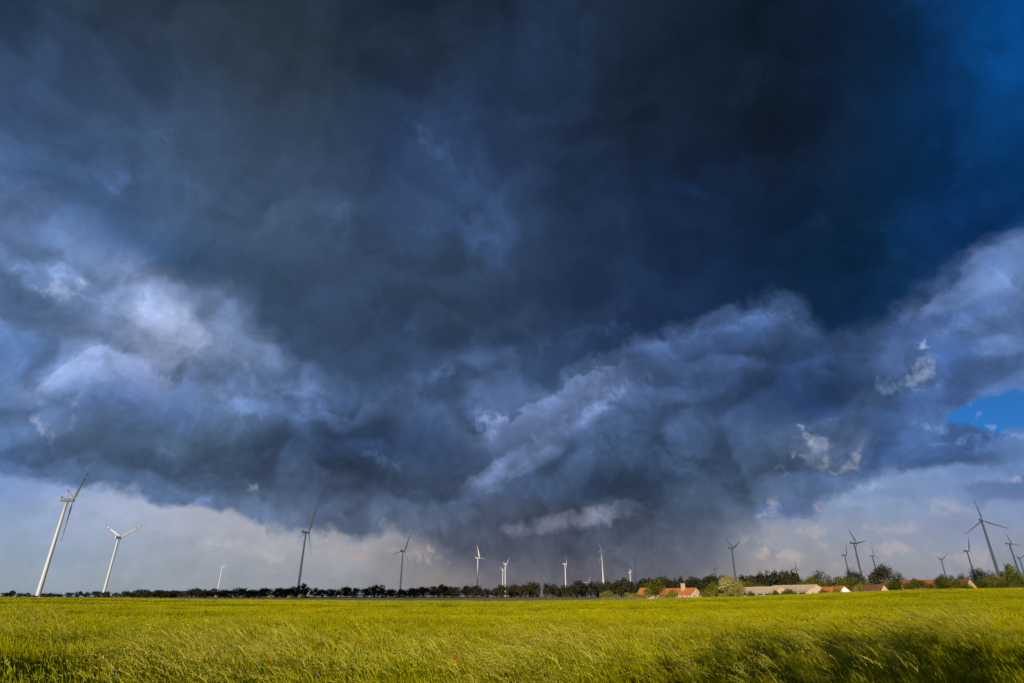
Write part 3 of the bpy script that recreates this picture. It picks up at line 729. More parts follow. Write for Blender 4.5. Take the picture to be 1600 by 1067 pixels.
near_set = clump_set('crop_near', [crop_clump(10 + i, 0.30, 46, 60, 1.0) for i in range(5)], [M_BLADE, M_EAR])
mid_set = clump_set('crop_mid', [crop_clump(30 + i, 0.5, 60, 60, 2.0) for i in range(5)], [M_BLADE, M_EAR])
far_set = clump_set('crop_far', [crop_clump(50 + i, 1.0, 90, 50, 4.5, nseg=2) for i in range(4)], [M_BLADE, M_EAR])
wild_set = clump_set('wild', [wild_clump(70 + i, 4, 34, 0.13, 0.9, 1.3) for i in range(6)], [M_WEED, M_STRAW])

def crop(name, coll, nkind, r0, r1, density, label):
    n = int(area(r0, r1) * density)
    x, y, r, a = wedge(n, r0, r1)
    P, R, S = [], [], []
    for i in range(n):
        edge_r = FIELD_R + 5 * mnoise.noise(Vector((a[i] * 14, 3.3, 0)))
        if r[i] > edge_r or tramline(x[i], y[i]): continue
        hgt = 1.0 + 0.16 * mnoise.noise(Vector((x[i] * 0.10, y[i] * 0.16, 1.7))) + 0.09 * mnoise.noise(Vector((x[i] * 0.5, y[i] * 0.5, 4.1)))
        P.append((x[i], y[i], ground_z(x[i], y[i]) - 0.01))
        R.append((rs.normal(0, 0.05), rs.normal(0, 0.05), rs.normal(0, 0.35)))
        S.append((rs.uniform(.9, 1.15), rs.uniform(.9, 1.15), hgt * rs.uniform(.92, 1.08)))
    o = scatter(name, P, R, S, rs.randint(0, nkind, len(P)).astype(np.int32), coll)
    tag(o, label, 'crop', kind='stuff')
    return o
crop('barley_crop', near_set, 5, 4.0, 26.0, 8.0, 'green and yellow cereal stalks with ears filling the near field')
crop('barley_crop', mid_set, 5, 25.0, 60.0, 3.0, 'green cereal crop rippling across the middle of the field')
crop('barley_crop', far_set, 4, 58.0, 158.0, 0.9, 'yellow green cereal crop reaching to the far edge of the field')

# wild grass with pale nodding seed heads along the near margin
P, R, S = [], [], []
x, y, r, a = wedge(5200, 4.5, 26.0)
for i in range(len(x)):
    w = mnoise.noise(Vector((x[i] * 0.35, y[i] * 0.35, 9.0))) * 0.5 + 0.5
    keep = (w - 0.30) * 1.6 * (1.0 if r[i] < 12 else max(0.0, 1.0 - (r[i] - 12) / 16))
    if rs.uniform() < keep * (0.42 if r[i] < 11 else 0.28):
        P.append((x[i], y[i], ground_z(x[i], y[i]) - 0.01)); R.append((0, 0, rs.normal(0, 0.4))); k = rs.uniform(.8, 1.12); S.append((k, k, k))
# thicker stands of it where the photograph shows them
for (x0, x1, y0, y1, n, k0, k1) in ((240, 520, 1000, 1090, 190, 0.95, 1.15), (820, 1010, 1005, 1090, 120, 0.95, 1.15), (1480, 1600, 965, 1030, 80, 1.0, 1.25), (0, 120, 960, 1010, 60, .95, 1.2), (1100, 1500, 975, 1090, 210, 0.95, 1.15), (520, 820, 1010, 1090, 90, 0.9, 1.1)):
    for i in range(n):
        a_, e_ = ray(rs.uniform(x0, x1), rs.uniform(y0, y1)); D = (EYE.z - 0.85) / math.tan(-e_)
        px, py = math.sin(a_) * D, math.cos(a_) * D
        P.append((px, py, ground_z(px, py) - 0.01)); R.append((0, 0, rs.normal(0, 0.35))); k = rs.uniform(k0, k1); S.append((k, k, k))
o = scatter('wild_grass', P, R, S, rs.randint(0, 6, len(P)).astype(np.int32), wild_set)
tag(o, 'pale straw coloured seed heads of wild grass bowing in the wind', 'grass', kind='stuff')
# ------------------------------------------------------------------ unseen clouds added behind the viewer to shade the far land
M_CLOUD = material('cloud_grey', (0.62, 0.63, 0.66), 1.0, 0.1, 0.004)
def cloud(cx, cy, rx, ry, label, seed):
    """a flat-based bank of cloud 1.5 km up; its shade falls on (cx, cy)"""
    alt = 1500.0
    off = alt / math.tan(math.radians(SUN_EL))
    px, py = cx + SUN_DIR.x / math.cos(math.radians(SUN_EL)) * off, cy + SUN_DIR.y / math.cos(math.radians(SUN_EL)) * off
    bm = bmesh.new()
    bmesh.ops.create_icosphere(bm, subdivisions=5, radius=1.0)
    for v in bm.verts:
        n = mnoise.fractal(v.co * 2.2 + Vector((seed, 0, 0)), 0.9, 2.0, 4)
        k = 1 + 0.14 * n
        v.co = Vector((v.co.x * rx * k, v.co.y * ry * k, max(v.co.z * k, -0.18) * 160))
    me = bpy.data.meshes.new('cloud'); bm.to_mesh(me); bm.free()
    me.polygons.foreach_set('use_smooth', np.ones(len(me.polygons), dtype=bool))
    o = link('cloud', me, mats=[M_CLOUD]); o.location = (px, py, alt)
    tag(o, label, kind='structure')
def at_range(x_px, dist):
    a = ray(x_px, 931)[0]
    return math.sin(a) * dist, math.cos(a) * dist
cloud(980, 1620, 680, 1000, 'unseen cloud bank added behind the viewer to shade the land on the right', 3.0)
cloud(-250, 1330, 240, 430, 'smaller unseen cloud bank added behind the viewer to shade the middle distance', 8.0)

# ------------------------------------------------------------------ trees
def leaf_mat(name, a, b, transl=0.35, scale=0.35):
    return material(name, a, 0.65, 0.22, scale, transl=transl, hue=b, rand=0.12, spec=0.15)
M_BARK = material('bark', (0.075, 0.058, 0.042), 0.95, 0.2, 2.0, bump=0.4)
LEAF = {
    'dark': leaf_mat('leaf_dark', (0.042, 0.042, 0.015), (0.058, 0.055, 0.020)),  # dark leaf colour also stands in for cloud shade on the far trees
    'olive': leaf_mat('leaf_olive', (0.125, 0.130, 0.010), (0.175, 0.165, 0.016)),
    'green': leaf_mat('leaf_green', (0.090, 0.110, 0.010), (0.135, 0.145, 0.014)),
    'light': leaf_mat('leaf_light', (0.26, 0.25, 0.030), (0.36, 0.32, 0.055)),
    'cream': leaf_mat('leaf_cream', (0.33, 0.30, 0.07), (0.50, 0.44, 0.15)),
}

def crown_mesh(seed, n_leaf, leaf, lobes, shape='round', droop=0.0):
    """unit crown (radius about 1, from z=-1 to z=1): leaf-sized faces gathered in clumps around many small lobes"""
    rng = np.random.RandomState(seed)
    cs = []
    for i in range(lobes):
        d = rng.normal(0, 1, 3); d /= np.linalg.norm(d)
        r = rng.uniform(0.45, 0.86)
        c = d * r
        if shape == 'round': c[2] = c[2] * 0.85 + 0.05
        if shape == 'cone': c[:2] *= 0.95 * (0.62 - 0.5 * c[2]); 
        if shape == 'tall': c[:2] *= 0.8
        if shape == 'bush': c[2] = abs(c[2]) * 1.25 - 0.75; c[:2] *= 1.0
        cs.append((c, rng.uniform(0.20, 0.42)))
    cs.append((np.zeros(3), 0.5))
    V, Fc = [], []
    per = n_leaf // len(cs)
    for c, rad in cs:
        for k in range(per):
            d = rng.normal(0, 1, 3); d /= np.linalg.norm(d)
            p = c + d * rad * rng.uniform(0.55, 1.12)
            nrm = d + rng.normal(0, 0.5, 3); nrm /= np.linalg.norm(nrm)
            t = np.cross(nrm, rng.normal(0, 1, 3)); t /= np.linalg.norm(t) + 1e-9
            u = np.cross(nrm, t)
            s = leaf * rng.uniform(0.6, 1.3)
            b = len(V)
            V.extend([p - t * s, p + u * s * 0.6, p + t * s, p - u * s * 0.6])
            Fc.append((b, b + 1, b + 2, b + 3))
    V = np.array(V)                                   # fill the unit crown exactly
    for ax in (0, 1):
        lo, hi = np.percentile(V[:, ax], (1.5, 98.5)); V[:, ax] = (V[:, ax] - (lo + hi) / 2) / ((hi - lo) / 2)
    lo, hi = np.percentile(V[:, 2], (0.5, 99.5)); V[:, 2] = (V[:, 2] - (lo + hi) / 2) / ((hi - lo) / 2)
    return V, Fc

def trunk_mesh(seed, height, r0, crown_lo):
    """tapered trunk with a few limbs reaching into the crown; unit height 1 = tree height"""
    rng = np.random.RandomState(seed); V, Fc = [], []
    def tube(p, q, ra, rb, n=6):
        p, q = np.array(p, float), np.array(q, float)
        d = q - p; d /= np.linalg.norm(d); s = np.cross(d, [0.3, 0.8, 0.5]); s /= np.linalg.norm(s); u = np.cross(d, s)
        b = len(V)
        for c, r in ((p, ra), (q, rb)):
            for k in range(n):
                a = 2 * math.pi * k / n
                V.append(c + (s * math.cos(a) + u * math.sin(a)) * r)
        for k in range(n):
            k2 = (k + 1) % n
            Fc.append((b + k, b + k2, b + n + k2, b + n + k))
    m = (rng.normal(0, .01), rng.normal(0, .01), crown_lo)
    tube((0, 0, -0.02), m, r0, r0 * 0.7, 8)
    top = (m[0] + rng.normal(0, .02), m[1] + rng.normal(0, .02), 0.75)
    tube(m, top, r0 * 0.7, r0 * 0.25)
    for i in range(6):
        z = rng.uniform(crown_lo, 0.62); a = rng.uniform(0, 2 * math.pi); L = rng.uniform(0.18, 0.32)
        f = (z - crown_lo) / (0.75 - crown_lo)
        b0 = [m[j] + (top[j] - m[j]) * f for j in range(3)]
        tube(b0, (b0[0] + math.cos(a) * L, b0[1] + math.sin(a) * L, b0[2] + L * 0.7), r0 * 0.4, r0 * 0.12)
    return V, Fc

CROWN, TRUNK = {}, {}
def crown_kind(key):
    if key not in CROWN:
        shape, v = key
        n, leaf, lobes = {'round': (1500, 0.085, 26), 'fine': (5200, 0.042, 44), 'cone': (2600, 0.06, 30), 'tall': (2200, 0.065, 26), 'bush': (2400, 0.06, 28), 'sparse': (1350, 0.058, 30)}[shape]
        V, Fc = crown_mesh(100 + v * 7 + len(shape), n, leaf, lobes, 'round' if shape in ('fine', 'sparse') else shape)
        CROWN[key] = (V, Fc)
    return CROWN[key]
CROWN_ME = {}
def crown_me(shape, v, leafkey):
    k = (shape, v, leafkey)
    if k not in CROWN_ME:
        V, Fc = crown_kind((shape, v))
        CROWN_ME[k] = mesh_of('crown', V, Fc, [LEAF[leafkey]])
    return CROWN_ME[k]
def trunk_me(v, lo):
    k = (v, lo)
    if k not in TRUNK:
        TRUNK[k] = mesh_of('trunk', *trunk_mesh(40 + v, 1.0, 0.028, lo), [M_BARK], smooth=True)
    return TRUNK[k]

def plant_tree(name, pos, height, width, leafkey, shape, v, label, cat='tree', group=None, bare=0.22, rz=0.0):
    """tree > trunk, crown; height and crown width in metres"""
    t = empty(name, pos, rz)
    tag(t, label, cat, group)
    lo = bare if shape != 'bush' else 0.06
    tr = link('trunk', trunk_me(v % 4, lo), t); tr.scale = (height, height, height)
    cr = link('crown', crown_me(shape, v, leafkey), t)
    ch = height * (1 - lo * 0.72)
    cr.scale = (width / 2 * 1.04, width / 2 * 1.04, ch / 2)
    cr.location = (0, 0, height - ch / 2)
    return t

def spot(x, D):
    a = ray(x, 931)[0]
    px, py = math.sin(a) * D, math.cos(a) * D
    return px, py, ground_z(px, py)

def size_from_photo(x, ytop, wpx, D):
    a, e = ray(x, ytop)
    px, py, gz = spot(x, D)
    a1 = ray(x - wpx / 2, ytop)[0]; a2 = ray(x + wpx / 2, ytop)[0]
    return (px, py, gz), EYE.z + D * math.tan(e) - gz, D * (a2 - a1)

ORD = ['first', 'second', 'third', 'fourth', 'fifth', 'sixth', 'seventh', 'eighth', 'ninth', 'tenth', 'eleventh', 'twelfth', 'thirteenth', 'fourteenth', 'fifteenth', 'sixteenth', 'seventeenth', 'eighteenth', 'nineteenth', 'twentieth']
ORD += ['twenty-' + w for w in ORD[:9]]

# the long dark row beyond the field: x, top row and crown width as seen
ROW = [(8, 927, 14), (18, 925, 12), (31, 926, 12), (42, 927, 10), (68, 927, 14), (80, 926.5, 13), (93, 927.5, 12), (108, 927.5, 12), (122, 926, 13), (135, 925, 12), (150, 925, 14), (165, 926, 11), (180, 925.5, 11), (193, 924, 13)]
ROW += [(205 + 9.2 * i, 924 - 0.16 * i + (1.2 if i % 3 == 0 else -.4), 13) for i in range(8)]
ROW += [(270 + a / 5.926, 780 + b / 5.926, w / 5.926 * 1.1) for a, b, w in ((20, 852, 75), (110, 850, 80), (190, 842, 75), (250, 838, 70), (310, 845, 70), (372, 838, 65), (450, 850, 70), (520, 846, 70), (610, 832, 80), (680, 848, 75), (740, 850, 70), (800, 845, 75),
        (868, 840, 70), (980, 830, 85), (1060, 840, 80), (1128, 820, 75), (1210, 812, 80), (1310, 822, 85), (1380, 832, 75), (1440, 834, 75), (1500, 842, 65), (1582, 832, 70))]
ROW += [(540 + a / 5.926, 820 + b / 5.926, w / 5.926 * 1.08) for a, b, w in ((30, 588, 85), (95, 595, 60), (172, 600, 70), (230, 592, 70), (295, 580, 85), (368, 590, 65), (437, 594, 68), (505, 602, 70), (560, 602, 70), (605, 606, 60), (652, 584, 75), (722, 582, 80), (800, 582, 80), (880, 576, 85), (945, 586, 75),
        (1028, 580, 110), (1128, 577, 80), (1200, 573, 90), (1278, 585, 85), (1396, 580, 100), (1452, 578, 80), (1545, 580, 90))]
ROW += [(800 + a / 6.667, 830 + b / 6.667, w / 6.667 * 1.08) for a, b, w in ((5, 592, 70), (72, 570, 85), (128, 568, 80), (190, 561, 85), (245, 567, 80), (370, 572, 85), (448, 561, 85), (505, 590, 70), (550, 588, 65), (612, 575, 70), (680, 552, 130), (740, 575, 60), (822, 552, 95), (903, 545, 90), (962, 542, 85), (1018, 546, 75), (1065, 556, 75),
        (1130, 525, 95), (1190, 519, 90), (1235, 532, 60), (1292, 530, 75), (1350, 525, 85), (1410, 522, 80), (1470, 525, 80), (1560, 518, 90))]
ROW += [(1000 + a / 8, 820 + b / 8, w / 8 * 1.1) for a, b, w in ((320, 712, 90), (385, 718, 85), (440, 724, 80), (505, 705, 95), (570, 710, 90), (640, 706, 90), (700, 698, 95), (762, 690, 95), (830, 675, 110), (930, 660, 130), (985, 672, 90), (1050, 665, 95), (1110, 650, 110), (1320, 645, 110), (1395, 650, 110), (1455, 650, 100), (1520, 655, 110))]
ROW += [(1150 + a / 8, 820 + b / 8, w / 8 * 1.08) for a, b, w in ((372, 655, 90), (425, 690, 70), (492, 646, 125), (600, 662, 90), (662, 645, 110), (722, 635, 110), (782, 660, 95), (832, 680, 80))]
ROW.sort()
# ------------------------------------------------------------------ wind turbines
M_TOWER = material('turbine_white', (0.60, 0.60, 0.59), 0.5, 0.012, 0.05, spec=0.4)
M_BAND = material('signal_orange', (0.62, 0.13, 0.02), 0.5, 0.05, 0.3, spec=0.4)
M_TIP = material('tip_grey', (0.20, 0.19, 0.19), 0.5, 0.05, 0.3)
M_STEEL = material('steel_grey', (0.30, 0.31, 0.32), 0.5, 0.08, 0.5, spec=0.4)
M_CONC = material('concrete', (0.42, 0.40, 0.37), 0.9, 0.1, 0.5)
HUB = 100.0

def lathe(profile, n=24):
    V, Fc = [], []
    for r, z in profile:
        for k in range(n):
            a = 2 * math.pi * k / n
            V.append((r * math.cos(a), r * math.sin(a), z))
    for j in range(len(profile) - 1):
        for k in range(n):
            k2 = (k + 1) % n
            Fc.append((j * n + k, j * n + k2, (j + 1) * n + k2, (j + 1) * n + k))
    Fc.append(tuple(range(n - 1, -1, -1))); Fc.append(tuple((len(profile) - 1) * n + k for k in range(n)))
    return V, Fc

def box(x0, x1, y0, y1, z0, z1):
    V = [(x, y, z) for x in (x0, x1) for y in (y0, y1) for z in (z0, z1)]
    return V, [(0, 1, 3, 2), (4, 6, 7, 5), (0, 4, 5, 1), (2, 3, 7, 6), (0, 2, 6, 4), (1, 5, 7, 3)]

def loft(rings_):
    n = len(rings_[0]); V, Fc = [], []
    for r in rings_: V.extend(r)
    for j in range(len(rings_) - 1):
        for k in range(n):
            k2 = (k + 1) % n
            Fc.append((j * n + k, j * n + k2, (j + 1) * n + k2, (j + 1) * n + k))
    Fc.append(tuple(range(n - 1, -1, -1))); Fc.append(tuple((len(rings_) - 1) * n + k for k in range(n)))
    return V, Fc

def chord(t):
    """blade chord and thickness along the span (fraction of radius)"""
    if t < 0.05: return 0.045, 0.045
    k = smooth((t - 0.05) / 0.17)
    c = 0.045 + (0.092 - 0.045) * k
    if t > 0.22: c = 0.092 * (1 - 0.78 * ((t - 0.22) / 0.78) ** 0.85)
    th = 0.045 * (1 - k) + c * 0.20 * k
    return max(c, 0.010), max(th, 0.004)

def blade_section(t0, t1, n, grow=1.0):
    R_ = []
    for i in range(n + 1):
        t = t0 + (t1 - t0) * i / n
        c, th = chord(t); c *= grow; th *= grow
        tw = math.radians(16 * (1 - t) ** 2 + 2)
        ring = []
        for k in range(12):
            a = 2 * math.pi * k / 12
            x = math.cos(a) * c * 0.5 + (0.18 * c if t > 0.1 else 0.18 * c * t / 0.1)
            y = math.sin(a) * th * 0.5 * (1.0 if math.cos(a) < 0 else 0.75)
            ring.append((x * math.cos(tw) - y * math.sin(tw), x * math.sin(tw) + y * math.cos(tw), t))
        R_.append(ring)
    return loft(R_)

BLADE = mesh_of('blade', *blade_section(0.02, 0.995, 26), [M_TOWER], smooth=True)
BAND1 = mesh_of('band', *blade_section(0.70, 0.79, 4, 1.04), [M_BAND], smooth=True)
BAND2 = mesh_of('band', *blade_section(0.90, 0.998, 4, 1.05), [M_TIP], smooth=True)
# tapered steel tower, open at both ends (foundation below, nacelle above)
prof = [(2.25 + (1.30 - 2.25) * k / 8, 99.0 * k / 8) for k in range(9)]
V_, F_ = lathe(prof, 32)
TOWER = mesh_of('tower', V_, F_[:-2], [M_TOWER], smooth=True)
FOOT = mesh_of('foundation', *lathe([(4.6, -0.6), (4.6, 0.10), (3.2, 0.35), (2.5, 0.42)], 28), [M_CONC])
V_, F_ = box(-0.55, 0.55, -2.37, -2.20, 0.9, 3.1)
DOOR = mesh_of('door', V_, F_, [M_STEEL])
# nacelle: long box with rounded ends, axis along +y; the rotor sits at +y
nr = []
for y, w, h in ((-7.6, 0.9, 0.9), (-7.2, 1.5, 1.55), (-4.5, 1.75, 1.8), (0.5, 1.8, 1.85), (2.6, 1.6, 1.65), (3.4, 1.2, 1.25)):
    ring = []
    for k in range(16):
        a = 2 * math.pi * k / 16
        e = 0.45
        ring.append((w * math.copysign(abs(math.cos(a)) ** e, math.cos(a)), y, h * math.copysign(abs(math.sin(a)) ** e, math.sin(a))))
    nr.append(ring)
NACELLE = mesh_of('nacelle', *loft(nr), [M_TOWER], smooth=False)
V_, F_ = box(-1.2, 1.2, -6.8, -5.0, 1.7, 3.3)
COOLER = mesh_of('cooler', V_, F_, [M_STEEL])
hp = []
for y, r in ((3.3, 1.45), (3.9, 1.7), (5.2, 1.75), (6.2, 1.35), (6.9, 0.75), (7.2, 0.15)):
    hp.append([(r * math.cos(2 * math.pi * k / 18), y, r * math.sin(2 * math.pi * k / 18)) for k in range(18)])
HUBM = mesh_of('hub', *loft(hp), [M_TOWER], smooth=True)

def full_turbine(x_px, y_px, yaw, ph, q, label, dist=None, bands=True, pitch=32.0):
    a, e = ray(x_px, y_px)
    D = dist or (HUB - EYE.z) / math.tan(e)
    hx, hy = math.sin(a) * D, math.cos(a) * D
    yw = math.radians(yaw)
    tx, ty = hx - 4.6 * math.sin(yw), hy - 4.6 * math.cos(yw)
    gz = ground_z(tx, ty) if D < 2500 else -0.3
    hz = EYE.z + D * math.tan(e) - gz
    t = empty('wind_turbine', (tx, ty, gz)); tag(t, label, 'wind turbine', 'wind turbines on the plain')
    s = hz / HUB
    tw = link('tower', TOWER, t); tw.scale = (s, s, s)
    fo = link('foundation', FOOT, t); fo.scale = (s, s, 1)
    do = link('door', DOOR, t); do.rotation_euler = (0, 0, 0.35); do.scale = (s, s, s)
    k = max(q / 0.44, 0.62)
    na = link('nacelle', NACELLE, t); na.location = (0, 0, hz); na.rotation_euler = (0, 0, -yw); na.scale = (k, 1, k)
    link('cooler', COOLER, na)
    hb = link('hub', HUBM, t); hb.location = (0, 0, hz); hb.rotation_euler = (0, 0, -yw); hb.scale = (k, 1, k)
    R_ = q * HUB
    face = Matrix.Rotation(-yw, 4, 'Z')
    for i in range(3):
        th = math.radians(ph + 120 * i)
        b = link('blade', BLADE, t)
        mt = face @ Matrix.Translation((0, 4.6, 0)) @ Matrix.Rotation(th, 4, 'Y') @ Matrix.Rotation(math.radians(pitch), 4, 'Z')
        b.matrix_local = Matrix.Translation((0, 0, hz)) @ mt @ Matrix.Diagonal((R_ * .9, R_ * .9, R_, 1))
        if bands:
            for bm_ in (BAND1, BAND2): link('band', bm_, b)
    return t, tx

TURBINES = [
    (113, 781.6, 42, 52, .44, 'tallest white turbine at the far left, nacelle seen from the side'),
    (188.4, 839.4, 10, 60, .44, 'white turbine with orange blade bands, second from the left edge'),
    (349, 886.6, 38, 52, .30, 'small sunlit turbine standing alone before the left wood'),
    (482.3, 831.5, 50.5, 24, .44, 'tall grey turbine left of centre with side-on nacelle and yellow bush at its foot'),
    (632, 860.5, 40, 24, .44, 'dark bladed turbine behind the tree row, under the pale break in the cloud'),
    (749, 871.5, 58, 96, .40, 'slender pale turbine alone at the left edge of the rain curtain'),
    (791.4, 881, 59, 44, .30, 'taller of the close pair of turbines near the middle of the tree row'),
    (787, 890.5, 50, 60, .27, 'shorter of the close pair of turbines near the middle of the tree row'),
    (885, 880.5, 94, 28, .26, 'pale turbine against the rain with one blade pointing straight left'),
    (920, 908.7, 8, 20, .44, 'lowest far turbine just above the tree row, left of the brightest rain-side turbine'),
    (941.7, 862, 44, 88, .36, 'tallest turbine in front of the dark rain, blade pointing right'),
    (985.7, 894, 86, 64, .40, 'leftmost and lowest of the three clustered turbines left of the farm'),
    (991, 882.5, 88, 36, .27, 'middle of the three clustered turbines left of the farm'),
    (994, 872.7, 95, 58, .24, 'tallest of the three clustered turbines left of the farm'),
    (1118, 888.7, 60, 52, .27, 'small dark turbine just right of the farm chimney'),
    (1145.6, 856, 80, 68, .36, 'tall grey turbine behind the pale blossoming tree'),
    (1243.5, 887, 32, 2, .30, 'small dark turbine facing away above the long beige barn'),
    (1322.5, 866.5, 94, 24, .30, 'mid-sized turbine just left of the tall one above the white gable'),
    (1338, 848, 91, 88, .36, 'tall dark turbine rising behind a round dark tree, blade pointing right'),
    (1365.8, 868, 93, 108, .24, 'small turbine whose foot is hidden by the great round oak'),
    (1472.7, 873.7, 84, 56, .27, 'small turbine with two blades raised, between oak and yellow gabled house'),
    (1514, 860, 98, 24, .33, 'mid-sized turbine just left of the biggest right-hand turbine'),
    (1535, 813, 52, 116, .30, 'biggest turbine on the right, all three blades spread'),
    (1580.4, 849, 87, 104, .24, 'second tallest turbine at the right edge of the picture'),
    (1594.5, 871.8, 76, 60, .24, 'short far turbine at the very right edge, partly cut off'),
]
tower_x = []
for T in TURBINES:
    t, tx = full_turbine(*T, bands=len(tower_x) < 14)
    tower_x.append(T[0])
full_turbine(45, 929.5, 120, 40, .34, 'far turbine left of the tallest, only blade tips above the trees', dist=4200)
full_turbine(130, 930.0, 110, 55, .34, 'far turbine right of the tallest, only blade tips above the trees', dist=4300)
full_turbine(149, 929.5, 118, 60, .34, 'far turbine close left of the orange banded one, blade tips above the trees', dist=4400)

# ------------------------------------------------------------------ planting the far row, each tree named by its neighbours
LAND = [(57, 'the tallest left turbine'), (162, 'the orange banded turbine'), (340, 'the small sunlit left turbine'), (466, 'the turbine with the yellow bush'), (628, 'the dark bladed turbine'), (748, 'the slender pale turbine'),
        (788, 'the close turbine pair'), (887, 'the turbine with a blade pointing left'), (945, 'the tallest rain-side turbine'), (1023, 'the leafy tree between the orange roofs'), (1076, 'the brick chimney'), (1148, 'the blossoming tree'), (1246, 'the small turbine over the barns')]
count = {}
rr = random.Random(5)
for i, (x, top_, w) in enumerate(ROW):
    left = [l for l in LAND if l[0] <= x]
    mark = left[-1] if left else None
    key = mark[1] if mark else 'edge'
    count[key] = count.get(key, 0) + 1
    D = 1000 + rr.uniform(-30, 30) if 195 < x < 1010 else (640 if x >= 1010 else 1250)
    pos, h, wid = size_from_photo(x, top_, w, D)
    label = ('%s dark row tree right of %s' % (ORD[count[key] - 1], mark[1])) if mark else '%s dark row tree from the left edge' % ORD[count[key] - 1]
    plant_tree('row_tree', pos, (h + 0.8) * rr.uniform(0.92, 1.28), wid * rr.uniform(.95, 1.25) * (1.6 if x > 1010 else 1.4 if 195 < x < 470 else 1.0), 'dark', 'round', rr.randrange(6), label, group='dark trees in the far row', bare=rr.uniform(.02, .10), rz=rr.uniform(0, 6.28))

# bushes at the feet of two turbines
for x, top_, w, lk, lab in ((52, 929, 12, 'dark', 'low dark bush at the foot of the tallest left turbine'), (158, 929.5, 9, 'dark', 'low dark bush left of the orange banded turbine foot'), (171, 930, 8, 'dark', 'low dark bush right of the orange banded turbine foot'),
                            (468.5, 927.5, 4, 'light', 'small yellow bush right beside the grey turbine foot'), (477, 929, 12, 'dark', 'dark bush right of the small yellow bush'), (452, 929.5, 7, 'light', 'low pale bush left of the grey turbine foot'), (423, 928.5, 6, 'light', 'isolated pale shrub before the left wood')):
    pos, h, wid = size_from_photo(x, top_, w, 780)
    plant_tree('bush', pos, max(h, 1.2), wid, lk, 'bush', rr.randrange(4), lab, 'bush', 'bushes at the field edge', bare=.05)

